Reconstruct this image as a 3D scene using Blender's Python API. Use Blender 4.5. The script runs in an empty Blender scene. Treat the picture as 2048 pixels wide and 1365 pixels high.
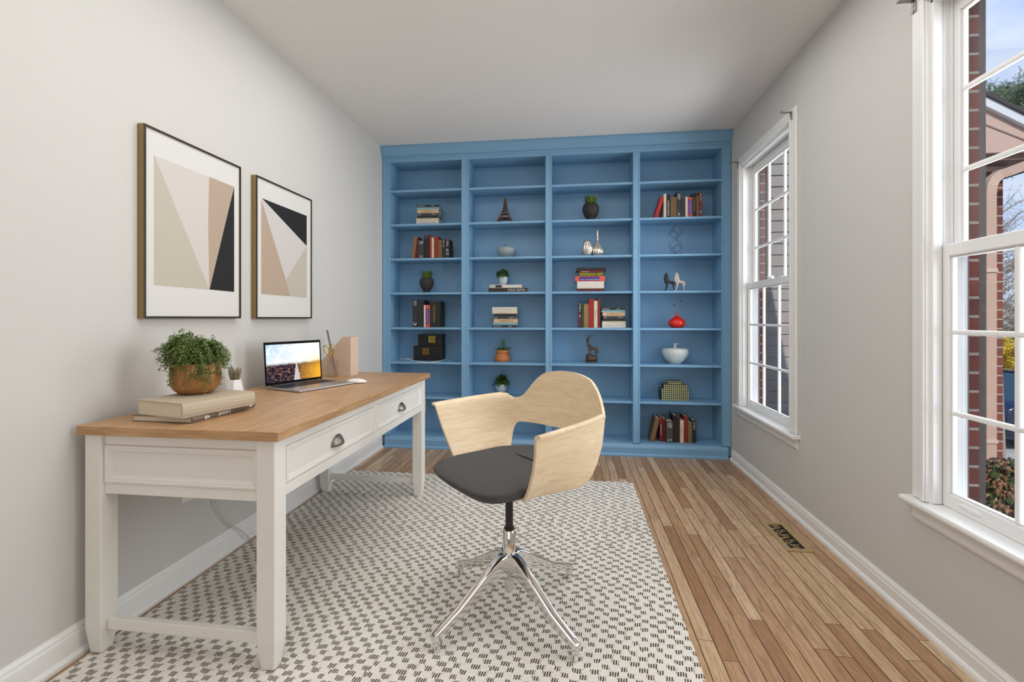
import bpy, bmesh, math, random
from mathutils import Vector, Matrix
random.seed(7)
D=bpy.data; COL=bpy.context.scene.collection
# ------------------------------------------------------------------ calibration (measured from the photo, metres)
F=936.; CX=1024.; V0=636.; TH=math.atan(119/936.); HC=1.18
CT,ST=math.cos(TH),math.sin(TH)
XL,XR,H,YB=-1.72,1.323,2.74,4.40
def _ray(u,v):
    r=(u-CX)/F; return (r*CT-ST, CT+r*ST, (V0-v)/F)
def atY(u,v,Y):
    a=_ray(u,v); k=Y/a[1]; return Vector((a[0]*k,Y,HC+a[2]*k))
def atX(u,v,X):
    a=_ray(u,v); k=X/a[0]; return Vector((X,a[1]*k,HC+a[2]*k))
def atZ(u,v,Z):
    a=_ray(u,v); k=(Z-HC)/a[2]; return Vector((a[0]*k,a[1]*k,Z))
def atD(u,v,d):
    a=_ray(u,v); return Vector((a[0]*d,a[1]*d,HC+a[2]*d))
# ------------------------------------------------------------------ materials
def lin(c):
    o=[]
    for x in c:
        x/=255.; o.append(x/12.92 if x<=.04045 else ((x+.055)/1.055)**2.4)
    return tuple(o)+(1.,)
_M={}
class NT:
    def fres(s,ior):
        g=s.node('ShaderNodeNewGeometry'); f=s.node('ShaderNodeFresnel'); s.link(s.math('ADD',ior,s.math('MULTIPLY',g.outputs['Backfacing'],1./ior-ior)),f.inputs[0]); return f.outputs[0]
    def __init__(s,name):
        s.m=D.materials.new(name); s.m.use_nodes=True; s.t=s.m.node_tree; s.n=s.t.nodes; s.p=s.n['Principled BSDF']
    def node(s,k,**kw):
        n=s.n.new(k)
        for a,b in kw.items(): setattr(n,a,b)
        return n
    def link(s,a,b): s.t.links.new(a,b)
    def val(s,sock,x):
        if hasattr(x,'is_output'): s.link(x,sock)
        else: sock.default_value=x
    def math(s,op,a,b=0.,c=None):
        n=s.node('ShaderNodeMath',operation=op); s.val(n.inputs[0],a); s.val(n.inputs[1],b)
        if c is not None: s.val(n.inputs[2],c)
        return n.outputs[0]
    def mix(s,f,a,b,bt='MIX'):
        n=s.node('ShaderNodeMix',data_type='RGBA',blend_type=bt); s.val(n.inputs[0],f); s.val(n.inputs[6],a); s.val(n.inputs[7],b); return n.outputs[2]
    def coord(s,k='Object'): return s.node('ShaderNodeTexCoord').outputs[k]
    def mapping(s,v,scale=(1,1,1),rot=(0,0,0)):
        n=s.node('ShaderNodeMapping'); s.link(v,n.inputs[0]); n.inputs[3].default_value=scale; n.inputs[2].default_value=rot; return n.outputs[0]
    def noise(s,v,scale,detail=3.,rough=.5,dist=0.):
        n=s.node('ShaderNodeTexNoise'); s.link(v,n.inputs['Vector']); n.inputs['Scale'].default_value=scale; n.inputs['Detail'].default_value=detail
        n.inputs['Roughness'].default_value=rough; n.inputs['Distortion'].default_value=dist; return n.outputs[0]
    def ramp(s,f,stops):
        n=s.node('ShaderNodeValToRGB'); s.link(f,n.inputs[0]); e=n.color_ramp.elements
        while len(e)<len(stops): e.new(.5)
        for x,(p,c) in zip(e,stops): x.position=p; x.color=c
        return n.outputs[0]
    def bump(s,h,strength=.2,dist=.01):
        n=s.node('ShaderNodeBump'); s.link(h,n.inputs['Height']); n.inputs['Strength'].default_value=strength; n.inputs['Distance'].default_value=dist
        s.link(n.outputs[0],s.p.inputs['Normal'])
    def base(s,c): s.val(s.p.inputs['Base Color'],c)
    def white(s,vec):
        n=s.node('ShaderNodeTexWhiteNoise',noise_dimensions='3D'); s.link(vec,n.inputs['Vector']); return n.outputs['Value']
    def comb(s,x,y,z=0.):
        n=s.node('ShaderNodeCombineXYZ'); s.val(n.inputs[0],x); s.val(n.inputs[1],y); s.val(n.inputs[2],z); return n.outputs[0]
    def sep(s,v):
        n=s.node('ShaderNodeSeparateXYZ'); s.link(v,n.inputs[0]); return n.outputs
def M(name,c,rough=.5,metal=0.,var=.05,scale=30.,bump=0.,bscale=None,spec=.5):
    if name in _M: return _M[name]
    t=NT(name); l=lin(c); v=t.coord(); f=t.noise(v,scale)
    t.base(t.mix(f,tuple(x*(1-var) for x in l[:3])+(1,),tuple(min(1,x*(1+var)) for x in l[:3])+(1,)))
    t.p.inputs['Roughness'].default_value=rough; t.p.inputs['Metallic'].default_value=metal
    t.p.inputs['Specular IOR Level'].default_value=spec
    if bump: t.bump(t.noise(v,bscale or scale*4),bump,.003)
    _M[name]=t.m; return t.m
wall_m=M('wall_paint',(206,204,200),.75,0,.012,6,.05,250)
ceil_m=M('ceiling_paint',(234,231,228),.85,0,.012,5,.05,200)
trim_m=M('trim_paint',(236,235,232),.35,0,.01,20)
vinyl_m=M('white_vinyl',(240,240,239),.3,0,.01,20)
blue_m=M('blue_cabinet_paint',(121,166,200),.42,0,.02,12,.03,60)
desk_m=M('cream_desk_paint',(233,229,222),.4,0,.02,20,.03,120)
chrome_m=M('polished_chrome',(232,230,228),.04,1.,.01,30)
steel_m=M('brushed_steel',(170,170,170),.35,1.,.05,60)
black_m=M('black_plastic',(22,22,23),.35,0,.1,30)
pewter_m=M('dark_pewter',(150,142,136),.42,1.,.15,60,.1,120)
paper_m=M('page_paper',(222,212,194),.8,0,.08,200,.2,400)
brick_dark=(120,62,48)
def wood_floor():
    t=NT('oak_strip_floor'); x,y,z=t.sep(t.coord())
    W=.0571
    row=t.math('FLOOR',t.math('DIVIDE',x,W)); fx=t.math('FRACT',t.math('DIVIDE',x,W))
    ro=t.white(t.comb(row,3.3)); L=t.math('ADD',.7,t.math('MULTIPLY',t.white(t.comb(row,9.1)),.7))
    yy=t.math('DIVIDE',t.math('ADD',y,t.math('MULTIPLY',ro,9.)),L); bi=t.math('FLOOR',yy); fy=t.math('FRACT',yy)
    w=t.white(t.comb(row,bi,1.7))
    base=t.ramp(w,[(0,lin((168,128,92))),(.25,lin((196,158,120))),(.5,lin((210,176,138))),(.8,lin((226,197,160))),(1,lin((178,138,100)))])
    gv=t.comb(t.math('ADD',t.math('MULTIPLY',x,26.),t.math('MULTIPLY',w,50.)),t.math('ADD',t.math('MULTIPLY',y,2.2),t.math('MULTIPLY',w,31.)),w)
    g=t.noise(gv,2.2,5,.65,1.6)
    g2=t.noise(gv,9.,3,.6,.3)
    c=t.mix(t.math('MULTIPLY',t.ramp(g,[(.42,(0,0,0,1)),(.66,(1,1,1,1))]),.58),base,lin((128,86,54)))
    c=t.mix(t.math('MULTIPLY',g2,.25),c,lin((150,108,72)),'MULTIPLY')
    e=t.math('MINIMUM',fx,t.math('SUBTRACT',1.,fx)); ex=t.math('LESS_THAN',e,.032)
    e2=t.math('MULTIPLY',t.math('MINIMUM',fy,t.math('SUBTRACT',1.,fy)),L); ey=t.math('LESS_THAN',e2,.0012)
    s=t.math('MAXIMUM',ex,ey)
    c=t.mix(t.math('MULTIPLY',s,.95),c,lin((56,32,16)))
    t.base(c); t.p.inputs['Roughness'].default_value=.33
    t.val(t.p.inputs['Roughness'],t.math('ADD',.27,t.math('MULTIPLY',g,.16)))
    t.bump(t.math('SUBTRACT',t.math('MULTIPLY',g2,.1),s),.3,.001)
    return t.m
def rug_mat():
    t=NT('woven_wool_rug'); x,y,z=t.sep(t.coord())
    PY=.0262; PX=.060
    wob=t.math('MULTIPLY',t.math('SUBTRACT',t.noise(t.mapping(t.coord(),(14,14,1)),1.,2),.5),.010)
    v=t.math('DIVIDE',t.math('ADD',y,wob),PY); row=t.math('FLOOR',v); fv=t.math('FRACT',v)
    off=t.math('ADD',t.math('MULTIPLY',row,.42),t.math('MULTIPLY',t.white(t.comb(row,2.)),.22))
    u=t.math('ADD',t.math('DIVIDE',x,PX),off); cell=t.math('FLOOR',u); fu=t.math('FRACT',u)
    rnd=t.white(t.comb(row,cell,5.)); wid=t.math('ADD',.38,t.math('MULTIPLY',rnd,.26))
    inx=t.math('MULTIPLY',t.math('GREATER_THAN',fu,.06),t.math('LESS_THAN',fu,wid))
    # slanted stitches
    st=t.math('FRACT',t.math('ADD',t.math('DIVIDE',x,.0082),t.math('MULTIPLY',fv,-.6)))
    ins=t.math('LESS_THAN',st,.62)
    jit=t.math('MULTIPLY',t.white(t.comb(t.math('FLOOR',t.math('DIVIDE',x,.0082)),row,8.)),.22)
    iny=t.math('MULTIPLY',t.math('GREATER_THAN',fv,t.math('ADD',.02,jit)),t.math('LESS_THAN',fv,t.math('ADD',.78,jit)))
    dash=t.math('MULTIPLY',t.math('MULTIPLY',inx,ins),iny)
    near=t.math('MULTIPLY',t.math('MULTIPLY',t.math('LESS_THAN',fu,t.math('ADD',wid,.1)),ins),t.math('MULTIPLY',t.math('GREATER_THAN',fv,.66),t.math('GREATER_THAN',t.white(t.comb(row,t.math('FLOOR',t.math('DIVIDE',x,.0082)),3.)),.52)))
    # braided white loops
    lx=t.math('ABSOLUTE',t.math('SINE',t.math('MULTIPLY',t.math('ADD',x,t.math('MULTIPLY',y,.5)),math.pi/.0082)))
    ly=t.math('ABSOLUTE',t.math('SINE',t.math('MULTIPLY',y,math.pi/.0095)))
    loop=t.math('MULTIPLY',lx,ly)
    n=t.noise(t.coord(),60.,4)
    white=t.mix(n,lin((238,231,219)),lin((252,249,243)))
    white=t.mix(t.math('MULTIPLY',t.math('SUBTRACT',1.,loop),.2),white,lin((168,154,134)))
    c=t.mix(t.math('MULTIPLY',near,.5),white,lin((176,136,88)))
    dark=t.mix(t.noise(t.coord(),220.,2),lin((42,35,28)),lin((92,72,48)))
    c=t.mix(t.math('MULTIPLY',dash,.95),c,dark)
    t.base(c); t.p.inputs['Roughness'].default_value=.95; t.p.inputs['Specular IOR Level'].default_value=.1
    t.bump(t.math('ADD',loop,t.math('MULTIPLY',dash,.5)),.6,.003)
    return t.m
def grain_mat(name,c1,c2,c3,axis='Y',stretch=12.,rough=.5,bump=.1,scale=1.,wave=.6):
    t=NT(name); sc={'X':(1,stretch,stretch),'Y':(stretch,1,stretch),'Z':(stretch,stretch,1)}[axis]
    v=t.mapping(t.coord(),tuple(s*scale for s in sc))
    g=t.noise(v,3.,6,.62,wave); g2=t.noise(v,14.,4,.6,.2)
    c=t.ramp(g,[(.3,lin(c1)),(.5,lin(c2)),(.72,lin(c3))])
    c=t.mix(t.math('MULTIPLY',g2,.22),c,lin(c1),'MULTIPLY')
    t.base(c); t.p.inputs['Roughness'].default_value=rough
    if bump: t.bump(t.math('ADD',g2,g),bump,.002)
    return t.m
def brick_mat(axes='XZ'):
    t=NT('red_brick_'+axes.lower()); x,y,z=t.sep(t.coord())
    a={'X':x,'Y':y,'Z':z}
    n=t.node('ShaderNodeTexBrick'); t.link(t.comb(a[axes[0]],a[axes[1]]),n.inputs['Vector'])
    n.inputs['Scale'].default_value=1.; n.inputs['Brick Width'].default_value=.205; n.inputs['Row Height'].default_value=.0697
    n.inputs['Mortar Size'].default_value=.006; n.inputs['Mortar Smooth'].default_value=.3; n.inputs['Bias'].default_value=0.
    n.inputs['Color1'].default_value=lin((150,80,60)); n.inputs['Color2'].default_value=lin((112,62,52)); n.inputs['Mortar'].default_value=lin((196,184,170))
    f=t.noise(t.coord(),40.,5,.7)
    t.base(t.mix(t.math('MULTIPLY',f,.55),n.outputs[0],lin((96,60,50)),'MIX'))
    t.p.inputs['Roughness'].default_value=.9
    t.bump(t.math('SUBTRACT',t.math('MULTIPLY',f,.4),n.outputs[1]),.6,.006)
    return t.m
def glass_mat():
    t=NT('window_glass'); n=t.n; out=n['Material Output']
    tr=t.node('ShaderNodeBsdfTransparent'); gl=t.node('ShaderNodeBsdfGlossy'); gl.inputs['Roughness'].default_value=.02
    fr=t.fres(1.4)
    ns=t.noise(t.coord(),3.); tr.inputs[0].default_value=(.97,.985,.98,1)
    t.link(t.mix(t.math('MULTIPLY',ns,.05),(.97,.98,.98,1),(.93,.96,.95,1)),tr.inputs[0])
    mx=t.node('ShaderNodeMixShader'); t.link(t.math('MULTIPLY',fr,.6),mx.inputs[0]); t.link(tr.outputs[0],mx.inputs[1]); t.link(gl.outputs[0],mx.inputs[2]); t.link(mx.outputs[0],out.inputs[0])
    return t.m
def clear_mat():
    t=NT('clear_acrylic'); out=t.n['Material Output']
    tr=t.node('ShaderNodeBsdfTransparent'); gl=t.node('ShaderNodeBsdfGlossy'); gl.inputs['Roughness'].default_value=.05
    fr=t.fres(1.3)
    t.link(t.mix(t.noise(t.coord(),20.),(.985,.985,.985,1),(.97,.975,.975,1)),tr.inputs[0])
    mx=t.node('ShaderNodeMixShader'); t.link(t.math('MULTIPLY',fr,.7),mx.inputs[0]); t.link(tr.outputs[0],mx.inputs[1]); t.link(gl.outputs[0],mx.inputs[2]); t.link(mx.outputs[0],out.inputs[0])
    return t.m
def leaf_mat(name,c1,c2,rough=.45):
    t=NT(name); v=t.coord(); f=t.noise(v,90.,2); f2=t.noise(v,25.,2)
    t.base(t.ramp(t.math('ADD',t.math('MULTIPLY',f,.6),t.math('MULTIPLY',f2,.4)),[(.3,lin(c1)),(.68,lin(c2))]))
    t.p.inputs['Roughness'].default_value=rough; t.p.inputs['Specular IOR Level'].default_value=.3
    return t.m
floor_m=wood_floor(); rug_m=rug_mat(); glass_m=glass_mat(); clear_m=clear_mat()
oak_end=grain_mat('oak_end',(160,122,82),(188,148,104),(208,170,128),'X',16.,.4,.2,1.7)
oak_m=grain_mat('oak_desk_top',(160,122,82),(188,148,104),(208,170,128),'Y',16.,.36,.45,1.7)
def birch_mat():
    t=NT('birch_plywood'); v=t.mapping(t.coord('UV'),(3.,26.,1),(0,0,.10)); g=t.noise(v,1.6,5,.6,1.4); f=t.noise(t.mapping(t.coord('UV'),(14.,300.,1),(0,0,.10)),1.,3,.6)
    c=t.ramp(g,[(.3,lin((224,198,162))),(.5,lin((234,212,178))),(.7,lin((240,221,191)))])
    c=t.mix(t.math('MULTIPLY',t.ramp(f,[(.35,(1,1,1,1)),(.6,(0,0,0,1))]),.22),c,lin((178,136,92)))
    t.base(c); t.p.inputs['Roughness'].default_value=.42; return t.m
birch_m=birch_mat()
brick_xz=brick_mat('XZ'); brick_yz=brick_mat('YZ')
# ------------------------------------------------------------------ mesh builder
class MB:
    def __init__(s): s.b=bmesh.new(); s.mi=0
    def _mi(s,faces):
        for f in faces: f.material_index=s.mi
    def box(s,x0,x1,y0,y1,z0,z1):
        r=bmesh.ops.create_cube(s.b,size=1.); vs=r['verts']
        bmesh.ops.scale(s.b,vec=(abs(x1-x0),abs(y1-y0),abs(z1-z0)),verts=vs)
        bmesh.ops.translate(s.b,vec=((x0+x1)/2,(y0+y1)/2,(z0+z1)/2),verts=vs)
        s._mi({f for v in vs for f in v.link_faces}); return vs
    def cyl(s,p0,p1,r0,r1=None,seg=24,cap=True):
        r1=r0 if r1 is None else r1; p0=Vector(p0); p1=Vector(p1); d=p1-p0
        r=bmesh.ops.create_cone(s.b,cap_ends=cap,segments=seg,radius1=r0,radius2=max(r1,1e-5),depth=d.length); vs=r['verts']
        m=Matrix.Translation((p0+p1)/2)@d.to_track_quat('Z','Y').to_matrix().to_4x4()
        bmesh.ops.transform(s.b,matrix=m,verts=vs); s._mi({f for v in vs for f in v.link_faces}); return vs
    def sphere(s,c,r,sc=(1,1,1),u=20,v=12):
        q=bmesh.ops.create_uvsphere(s.b,u_segments=u,v_segments=v,radius=r); vs=q['verts']
        bmesh.ops.scale(s.b,vec=sc,verts=vs); bmesh.ops.translate(s.b,vec=c,verts=vs); s._mi({f for w in vs for f in w.link_faces}); return vs
    def lathe(s,prof,c=(0,0,0),seg=40,ribs=0,amp=0.,ribz=None,cap=True):
        rings=[]
        for r,z in prof:
            ring=[]
            for i in range(seg):
                a=2*math.pi*i/seg; k=1.
                if ribs and (ribz is None or ribz[0]<=z<=ribz[1]): k=1-amp*(.5-.5*math.cos(a*ribs))
                ring.append(s.b.verts.new((c[0]+r*k*math.cos(a),c[1]+r*k*math.sin(a),c[2]+z)))
            rings.append(ring)
        fs=[]
        for a,b in zip(rings,rings[1:]):
            for i in range(seg): fs.append(s.b.faces.new((a[i],a[(i+1)%seg],b[(i+1)%seg],b[i])))
        if cap:
            fs.append(s.b.faces.new(rings[0][::-1])); fs.append(s.b.faces.new(rings[-1]))
        s._mi(fs)
    def prism(s,pts,d):
        d=Vector(d); a=[s.b.verts.new(p) for p in pts]; b=[s.b.verts.new(Vector(p)+d) for p in pts]; n=len(a)
        fs=[s.b.faces.new(a[::-1]),s.b.faces.new(b)]
        for i in range(n): fs.append(s.b.faces.new((a[i],a[(i+1)%n],b[(i+1)%n],b[i])))
        s._mi(fs)
    def face(s,pts):
        f=s.b.faces.new([s.b.verts.new(p) for p in pts]); f.material_index=s.mi
    def tube(s,pts,r,seg=8,closed=False):
        pts=[Vector(p) for p in pts]; n=len(pts); rings=[]
        rr=r if isinstance(r,(list,tuple)) else [r]*n
        up=Vector((0,0,1)); prev=None
        for i,p in enumerate(pts):
            if closed: t=(pts[(i+1)%n]-pts[i-1]).normalized()
            else: t=(pts[min(i+1,n-1)]-pts[max(i-1,0)]).normalized()
            if prev is None:
                x=t.cross(up); x=x if x.length>1e-3 else t.cross(Vector((1,0,0))); x.normalize()
            else:
                x=prev-t*prev.dot(t); x.normalize()
            prev=x; y=t.cross(x)
            rings.append([s.b.verts.new(p+(x*math.cos(2*math.pi*k/seg)+y*math.sin(2*math.pi*k/seg))*rr[i]) for k in range(seg)])
        fs=[]; m=n if closed else n-1
        for i in range(m):
            a,b=rings[i],rings[(i+1)%n]
            for k in range(seg): fs.append(s.b.faces.new((a[k],a[(k+1)%seg],b[(k+1)%seg],b[k])))
        if not closed: fs+= [s.b.faces.new(rings[0][::-1]),s.b.faces.new(rings[-1])]
        s._mi(fs)
    def sweep(s,prof,p0,p1,side,up=(0,0,1)):
        """prof: list (a,b): a along side, b along up; straight sweep p0->p1"""
        side=Vector(side); up=Vector(up); p0=Vector(p0); p1=Vector(p1)
        s.prism([p0+side*a+up*b for a,b in prof],p1-p0)
    def leaf(s,p,d,n,L,W,bend=.15):
        d=Vector(d).normalized(); n=Vector(n); x=d.cross(n); x=x.normalized() if x.length>1e-4 else Vector((1,0,0)); n=x.cross(d)
        p=Vector(p); q=[p,p+d*L*.35+x*W*.5-n*L*bend*.1,p+d*L*.75+x*W*.35-n*L*bend*.5,p+d*L-n*L*bend,p+d*L*.75-x*W*.35-n*L*bend*.5,p+d*L*.35-x*W*.5-n*L*bend*.1]
        v=[s.b.verts.new(k) for k in q]; m=s.b.verts.new(p+d*L*.5+n*L*.04)
        fs=[s.b.faces.new((v[i],v[(i+1)%6],m)) for i in range(6)]; s._mi(fs)
    def obj(s,name,mat,parent=None,bevel=0.,smooth=False,bseg=2,local=False,subsurf=0,solid=0.,angle=.6):
        bmesh.ops.recalc_face_normals(s.b,faces=s.b.faces[:])
        me=D.meshes.new(name); 
        if parent is not None and not local:
            bmesh.ops.transform(s.b,matrix=wmat(parent).inverted(),verts=s.b.verts[:])
        s.b.to_mesh(me); s.b.free()
        for m in (mat if isinstance(mat,(list,tuple)) else [mat]): me.materials.append(m)
        o=D.objects.new(name,me); COL.objects.link(o)
        if parent is not None: o.parent=parent
        if smooth:
            for p in me.polygons: p.use_smooth=True
        if solid:
            m=o.modifiers.new('thickness','SOLIDIFY'); m.thickness=solid; m.offset=0
        if bevel:
            m=o.modifiers.new('edge','BEVEL'); m.width=bevel; m.segments=bseg; m.limit_method='ANGLE'; m.angle_limit=angle; m.harden_normals=False
        if subsurf:
            m=o.modifiers.new('round','SUBSURF'); m.levels=subsurf; m.render_levels=subsurf
        return o
def wmat(o):
    m=Matrix.Identity(4); ch=[]
    while o is not None: ch.append(o); o=o.parent
    for c in reversed(ch): m=m@c.matrix_basis
    return m
def thing(name,label,cat,loc=(0,0,0),rz=0.,group=None,ry=0.):
    o=D.objects.new(name,None); COL.objects.link(o); o.location=loc; o.rotation_euler=(0,ry,rz); o.empty_display_size=.05
    o['label']=label; o['category']=cat
    if group: o['group']=group
    return o
def tag(o,label,cat,group=None,kind=None):
    if label: o['label']=label
    if cat: o['category']=cat
    if group: o['group']=group
    if kind: o['kind']=kind
    return o
def setorigin(o,p):
    p=Vector(p); o.data.transform(Matrix.Translation(-p)); o.location=p; return o
def struct(o,label=None,cat=None):
    o['kind']='structure'
    if label: o['label']=label
    if cat: o['category']=cat
    return o
def sempty(name,label,cat,loc=(0,0,0)):
    o=thing(name,label,cat,loc); o['kind']='structure'; return o
def text_mesh(txt,width,height):
    """flat glyph mesh in XY, centred, fitted in width x height"""
    c=D.curves.new('t','FONT'); c.body=txt; c.size=1.; c.align_x='CENTER'; c.align_y='CENTER'; c.resolution_u=2
    o=D.objects.new('t',c); COL.objects.link(o); dg=bpy.context.evaluated_depsgraph_get(); dg.update()
    me=D.meshes.new_from_object(o.evaluated_get(dg)); D.objects.remove(o); D.curves.remove(c)
    xs=[v.co.x for v in me.vertices]; ys=[v.co.y for v in me.vertices]
    w=max(xs)-min(xs); h=max(ys)-min(ys); cx=(max(xs)+min(xs))/2; cy=(max(ys)+min(ys))/2
    k=(width/w,height/h)
    for v in me.vertices: v.co=((v.co.x-cx)*k[0],(v.co.y-cy)*k[1],0)
    return me
# ------------------------------------------------------------------ room shell
m=MB(); m.box(XL-.1,XR+.1,-2.6,YB,-.12,0); struct(m.obj('floor',floor_m),'oak strip floor running towards the blue bookcase','floor')
m=MB(); m.box(XL-.12,XR+.19,-2.72,YB+.12,H,H+.14); struct(m.obj('ceiling',ceil_m),'plain white ceiling','ceiling')
m=MB(); m.box(XL-.12,XL,-2.72,YB+.12,-.12,H); struct(m.obj('wall_left',wall_m),'white wall with two framed prints behind the desk','wall')
m=MB(); m.box(XL,XR+.1,YB,YB+.12,-.12,H); struct(m.obj('wall_back',wall_m),'white wall behind the blue bookcase','wall')
m=MB(); m.box(XL,XR+.1,-2.72,-2.6,-.12,H); struct(m.obj('wall_front',wall_m),'white wall behind the viewer','wall')
WIN=[(1.085,1.92),(3.015,3.85)]; WZ0,WZ1=.462,2.36
def holed(m,x0,x1,ya,yb,z0,z1,holes,hz0,hz1):
    y=ya
    for a,b in holes:
        m.box(x0,x1,y,a,z0,z1); m.box(x0,x1,a,b,z0,hz0); m.box(x0,x1,a,b,hz1,z1); y=b
    m.box(x0,x1,y,yb,z0,z1)
m=MB(); holed(m,XR,XR+.1,-2.72,YB+.12,-.12,H,WIN,WZ0,WZ1); struct(m.obj('wall_right',wall_m),'white wall with two sash windows','wall')
m=MB(); holed(m,XR+.113,XR+.176,-2.72,YB+.02,-1.4,H,[(a-.02,b+.02) for a,b in WIN],WZ0-.06,WZ1+.02); struct(m.obj('wall_outside',brick_yz),'red brick outer face of the window wall','wall')
def baseboard(name,x,sgn,y0,y1,h,lab):
    m=MB(); pr=[(0,0),(.026,0),(.026,.012),(.022,.02),(.014,.024),(.014,h-.03),(.011,h-.022),(.011,h-.014),(.005,h-.004),(.004,h),(0,h)]
    m.sweep(pr,(x,y0,0),(x,y1,0),(sgn,0,0)); struct(m.obj(name,trim_m),lab,'baseboard')
baseboard('baseboard_left',XL,1,-2.6,4.07,.112,'white baseboard along the wall behind the desk')
baseboard('baseboard_right',XR,-1,-2.6,4.07,.09,'white baseboard under the two windows')
# windows
bracket_m=M('bracket_steel',(150,148,145),.4,.9,.05)
tan_trim=M('tan_outer_trim',(150,128,118),.6,0,.05)
def window(name,a,b,lab):
    w=sempty(name,lab,'window',(XR,(a+b)/2,WZ0))
    cw=.073
    def frame(m,x0,x1,ya,yb,z0,z1,s,bt,tp):
        m.box(x0,x1,ya,ya+s,z0,z1); m.box(x0,x1,yb-s,yb,z0,z1); m.box(x0,x1,ya+s,yb-s,z0,z0+bt); m.box(x0,x1,ya+s,yb-s,z1-tp,z1)
    m=MB()   # casing: two steps
    for (x0,ya,yb,k) in ((XR-.016,a,b,cw),(XR-.024,a,b,.026),(XR-.020,a-cw+.016,b+cw-.016,-1)):
        if k>0:
            x1=XR-.0002 if k>.05 else XR-.0162; e=0 if k>.05 else .003
            m.box(x0,x1,ya-k,ya-e,WZ0+.03,WZ1+k); m.box(x0,x1,yb+e,yb+k,WZ0+.03,WZ1+k); m.box(x0,x1,ya-e,yb+e,WZ1+e,WZ1+k)
    m.obj('casing',trim_m,w,.004)
    m=MB()   # jamb liner with tracks
    for y,s in ((a,1),(b,-1)):
        m.box(XR-.005,XR+.112,y+s*.002,y-s*.010,WZ0,WZ1+.01)
        m.box(XR+.0,XR+.03,y,y+s*.012,WZ0+.03,WZ1); m.box(XR+.062,XR+.068,y,y+s*.012,WZ0+.03,WZ1); m.box(XR+.1,XR+.112,y,y+s*.016,WZ0+.03,WZ1)
        m.box(XR+.04,XR+.05,y,y+s*.004,1.45,WZ1)
    m.box(XR-.005,XR+.112,a,b,WZ1-.004,WZ1+.008); m.box(XR,XR+.03,a,b,WZ1-.014,WZ1); m.box(XR+.1,XR+.112,a,b,WZ1-.03,WZ1)
    m.box(XR+.03,XR+.14,a,b,WZ0,WZ0+.028)
    m.obj('jamb',vinyl_m,w,.002)
    m=MB(); fr=XR+.112
    m.box(fr,fr+.016,b,b+.02,WZ0-.04,WZ1+.02); m.box(fr,fr+.016,a-.02,a,WZ0-.04,WZ1+.02); m.box(fr,fr+.016,a,b,WZ1,WZ1+.02); m.box(fr,fr+.05,a-.02,b+.02,WZ0-.05,WZ0)
    m.obj('outer_trim',tan_trim,w)
    m=MB(); m.prism([(XR-.046,a-cw-.025,WZ0+.006),(XR-.05,a-cw-.025,WZ0+.016),(XR-.046,a-cw-.025,WZ0+.028),(XR+.03,a-cw-.025,WZ0+.028),(XR+.03,a-cw-.025,WZ0+.004)],(0,b-a+2*cw+.05,0))
    # notch so the stool only enters the wall in the opening
    m.obj('stool',trim_m,w,.004)
    m=MB(); m.sweep([(0,0),(.008,0),(.014,-.012),(.014,-.05),(.008,-.062),(0,-.066)][::-1],(XR,a-cw,WZ0+.005),(XR,b+cw,WZ0+.005),(-1,0,0)); m.obj('apron',trim_m,w)
    # sashes
    def sash(nm,x0,x1,z0,z1,bt,tp,mz,lift):
        s=.034; m=MB(); frame(m,x0,x1,a+.003,b-.003,z0,z1,s,bt,tp)
        sa=m.obj(nm,vinyl_m,w,.004)
        m=MB()
        for y0,y1,z,zz in ((a+.003+s,a+.003+s+.008,z0+bt,z1-tp),(b-.003-s-.008,b-.003-s,z0+bt,z1-tp)): m.box(x0+.008,x1-.004,y0,y1,z,zz)
        m.box(x0+.008,x1-.004,a+.04,b-.04,z0+bt,z0+bt+.007); m.box(x0+.008,x1-.004,a+.04,b-.04,z1-tp-.007,z1-tp); m.obj('glazing_bead',vinyl_m,sa,.002)
        ya,yb=a+.045,b-.045
        for k in (1,2):
            m=MB(); y=ya+(yb-ya)*k/3; m.box(x0+.004,x1-.006,y-.009,y+.009,z0+bt,z1-tp); m.obj('muntin',vinyl_m,sa,.005)
        for z in mz:
            m=MB(); m.box(x0+.0035,x1-.0065,ya-.004,yb+.004,z-.009,z+.009); m.obj('muntin',vinyl_m,sa,.005)
        m=MB(); m.box((x0+x1)/2-.002,(x0+x1)/2+.001,a+.03,b-.03,z0+bt-.005,z1-tp+.005); m.obj('pane',glass_m,sa)
        if lift:
            for y in (b-.13,a+.13):
                m=MB(); m.sphere((x0,y,z0+.03),1.,(.006,.05,.010)); m.obj('finger_lift',vinyl_m,sa,0,True)
            m=MB(); y=(a+b)/2; m.box(x0+.004,x1-.002,y-.03,y+.03,z1,z1+.008); m.cyl((x0+.014,y,z1+.006),(x0+.014,y,z1+.02),.013); m.box(x0-.006,x0+.012,y-.008,y+.035,z1+.012,z1+.02); m.obj('sash_lock',vinyl_m,sa,.002)
        return sa
    sash('upper_sash',XR+.069,XR+.097,1.405,2.352,.042,.056,(1.714,2.006),False)
    sash('lower_sash',XR+.033,XR+.061,.49,1.449,.052,.046,(.836,1.128),True)
    return w
window('window_1',*WIN[0],'white double hung sash window cut off by the right edge')
window('window_2',*WIN[1],'white double hung sash window beside the bookcase')
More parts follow.
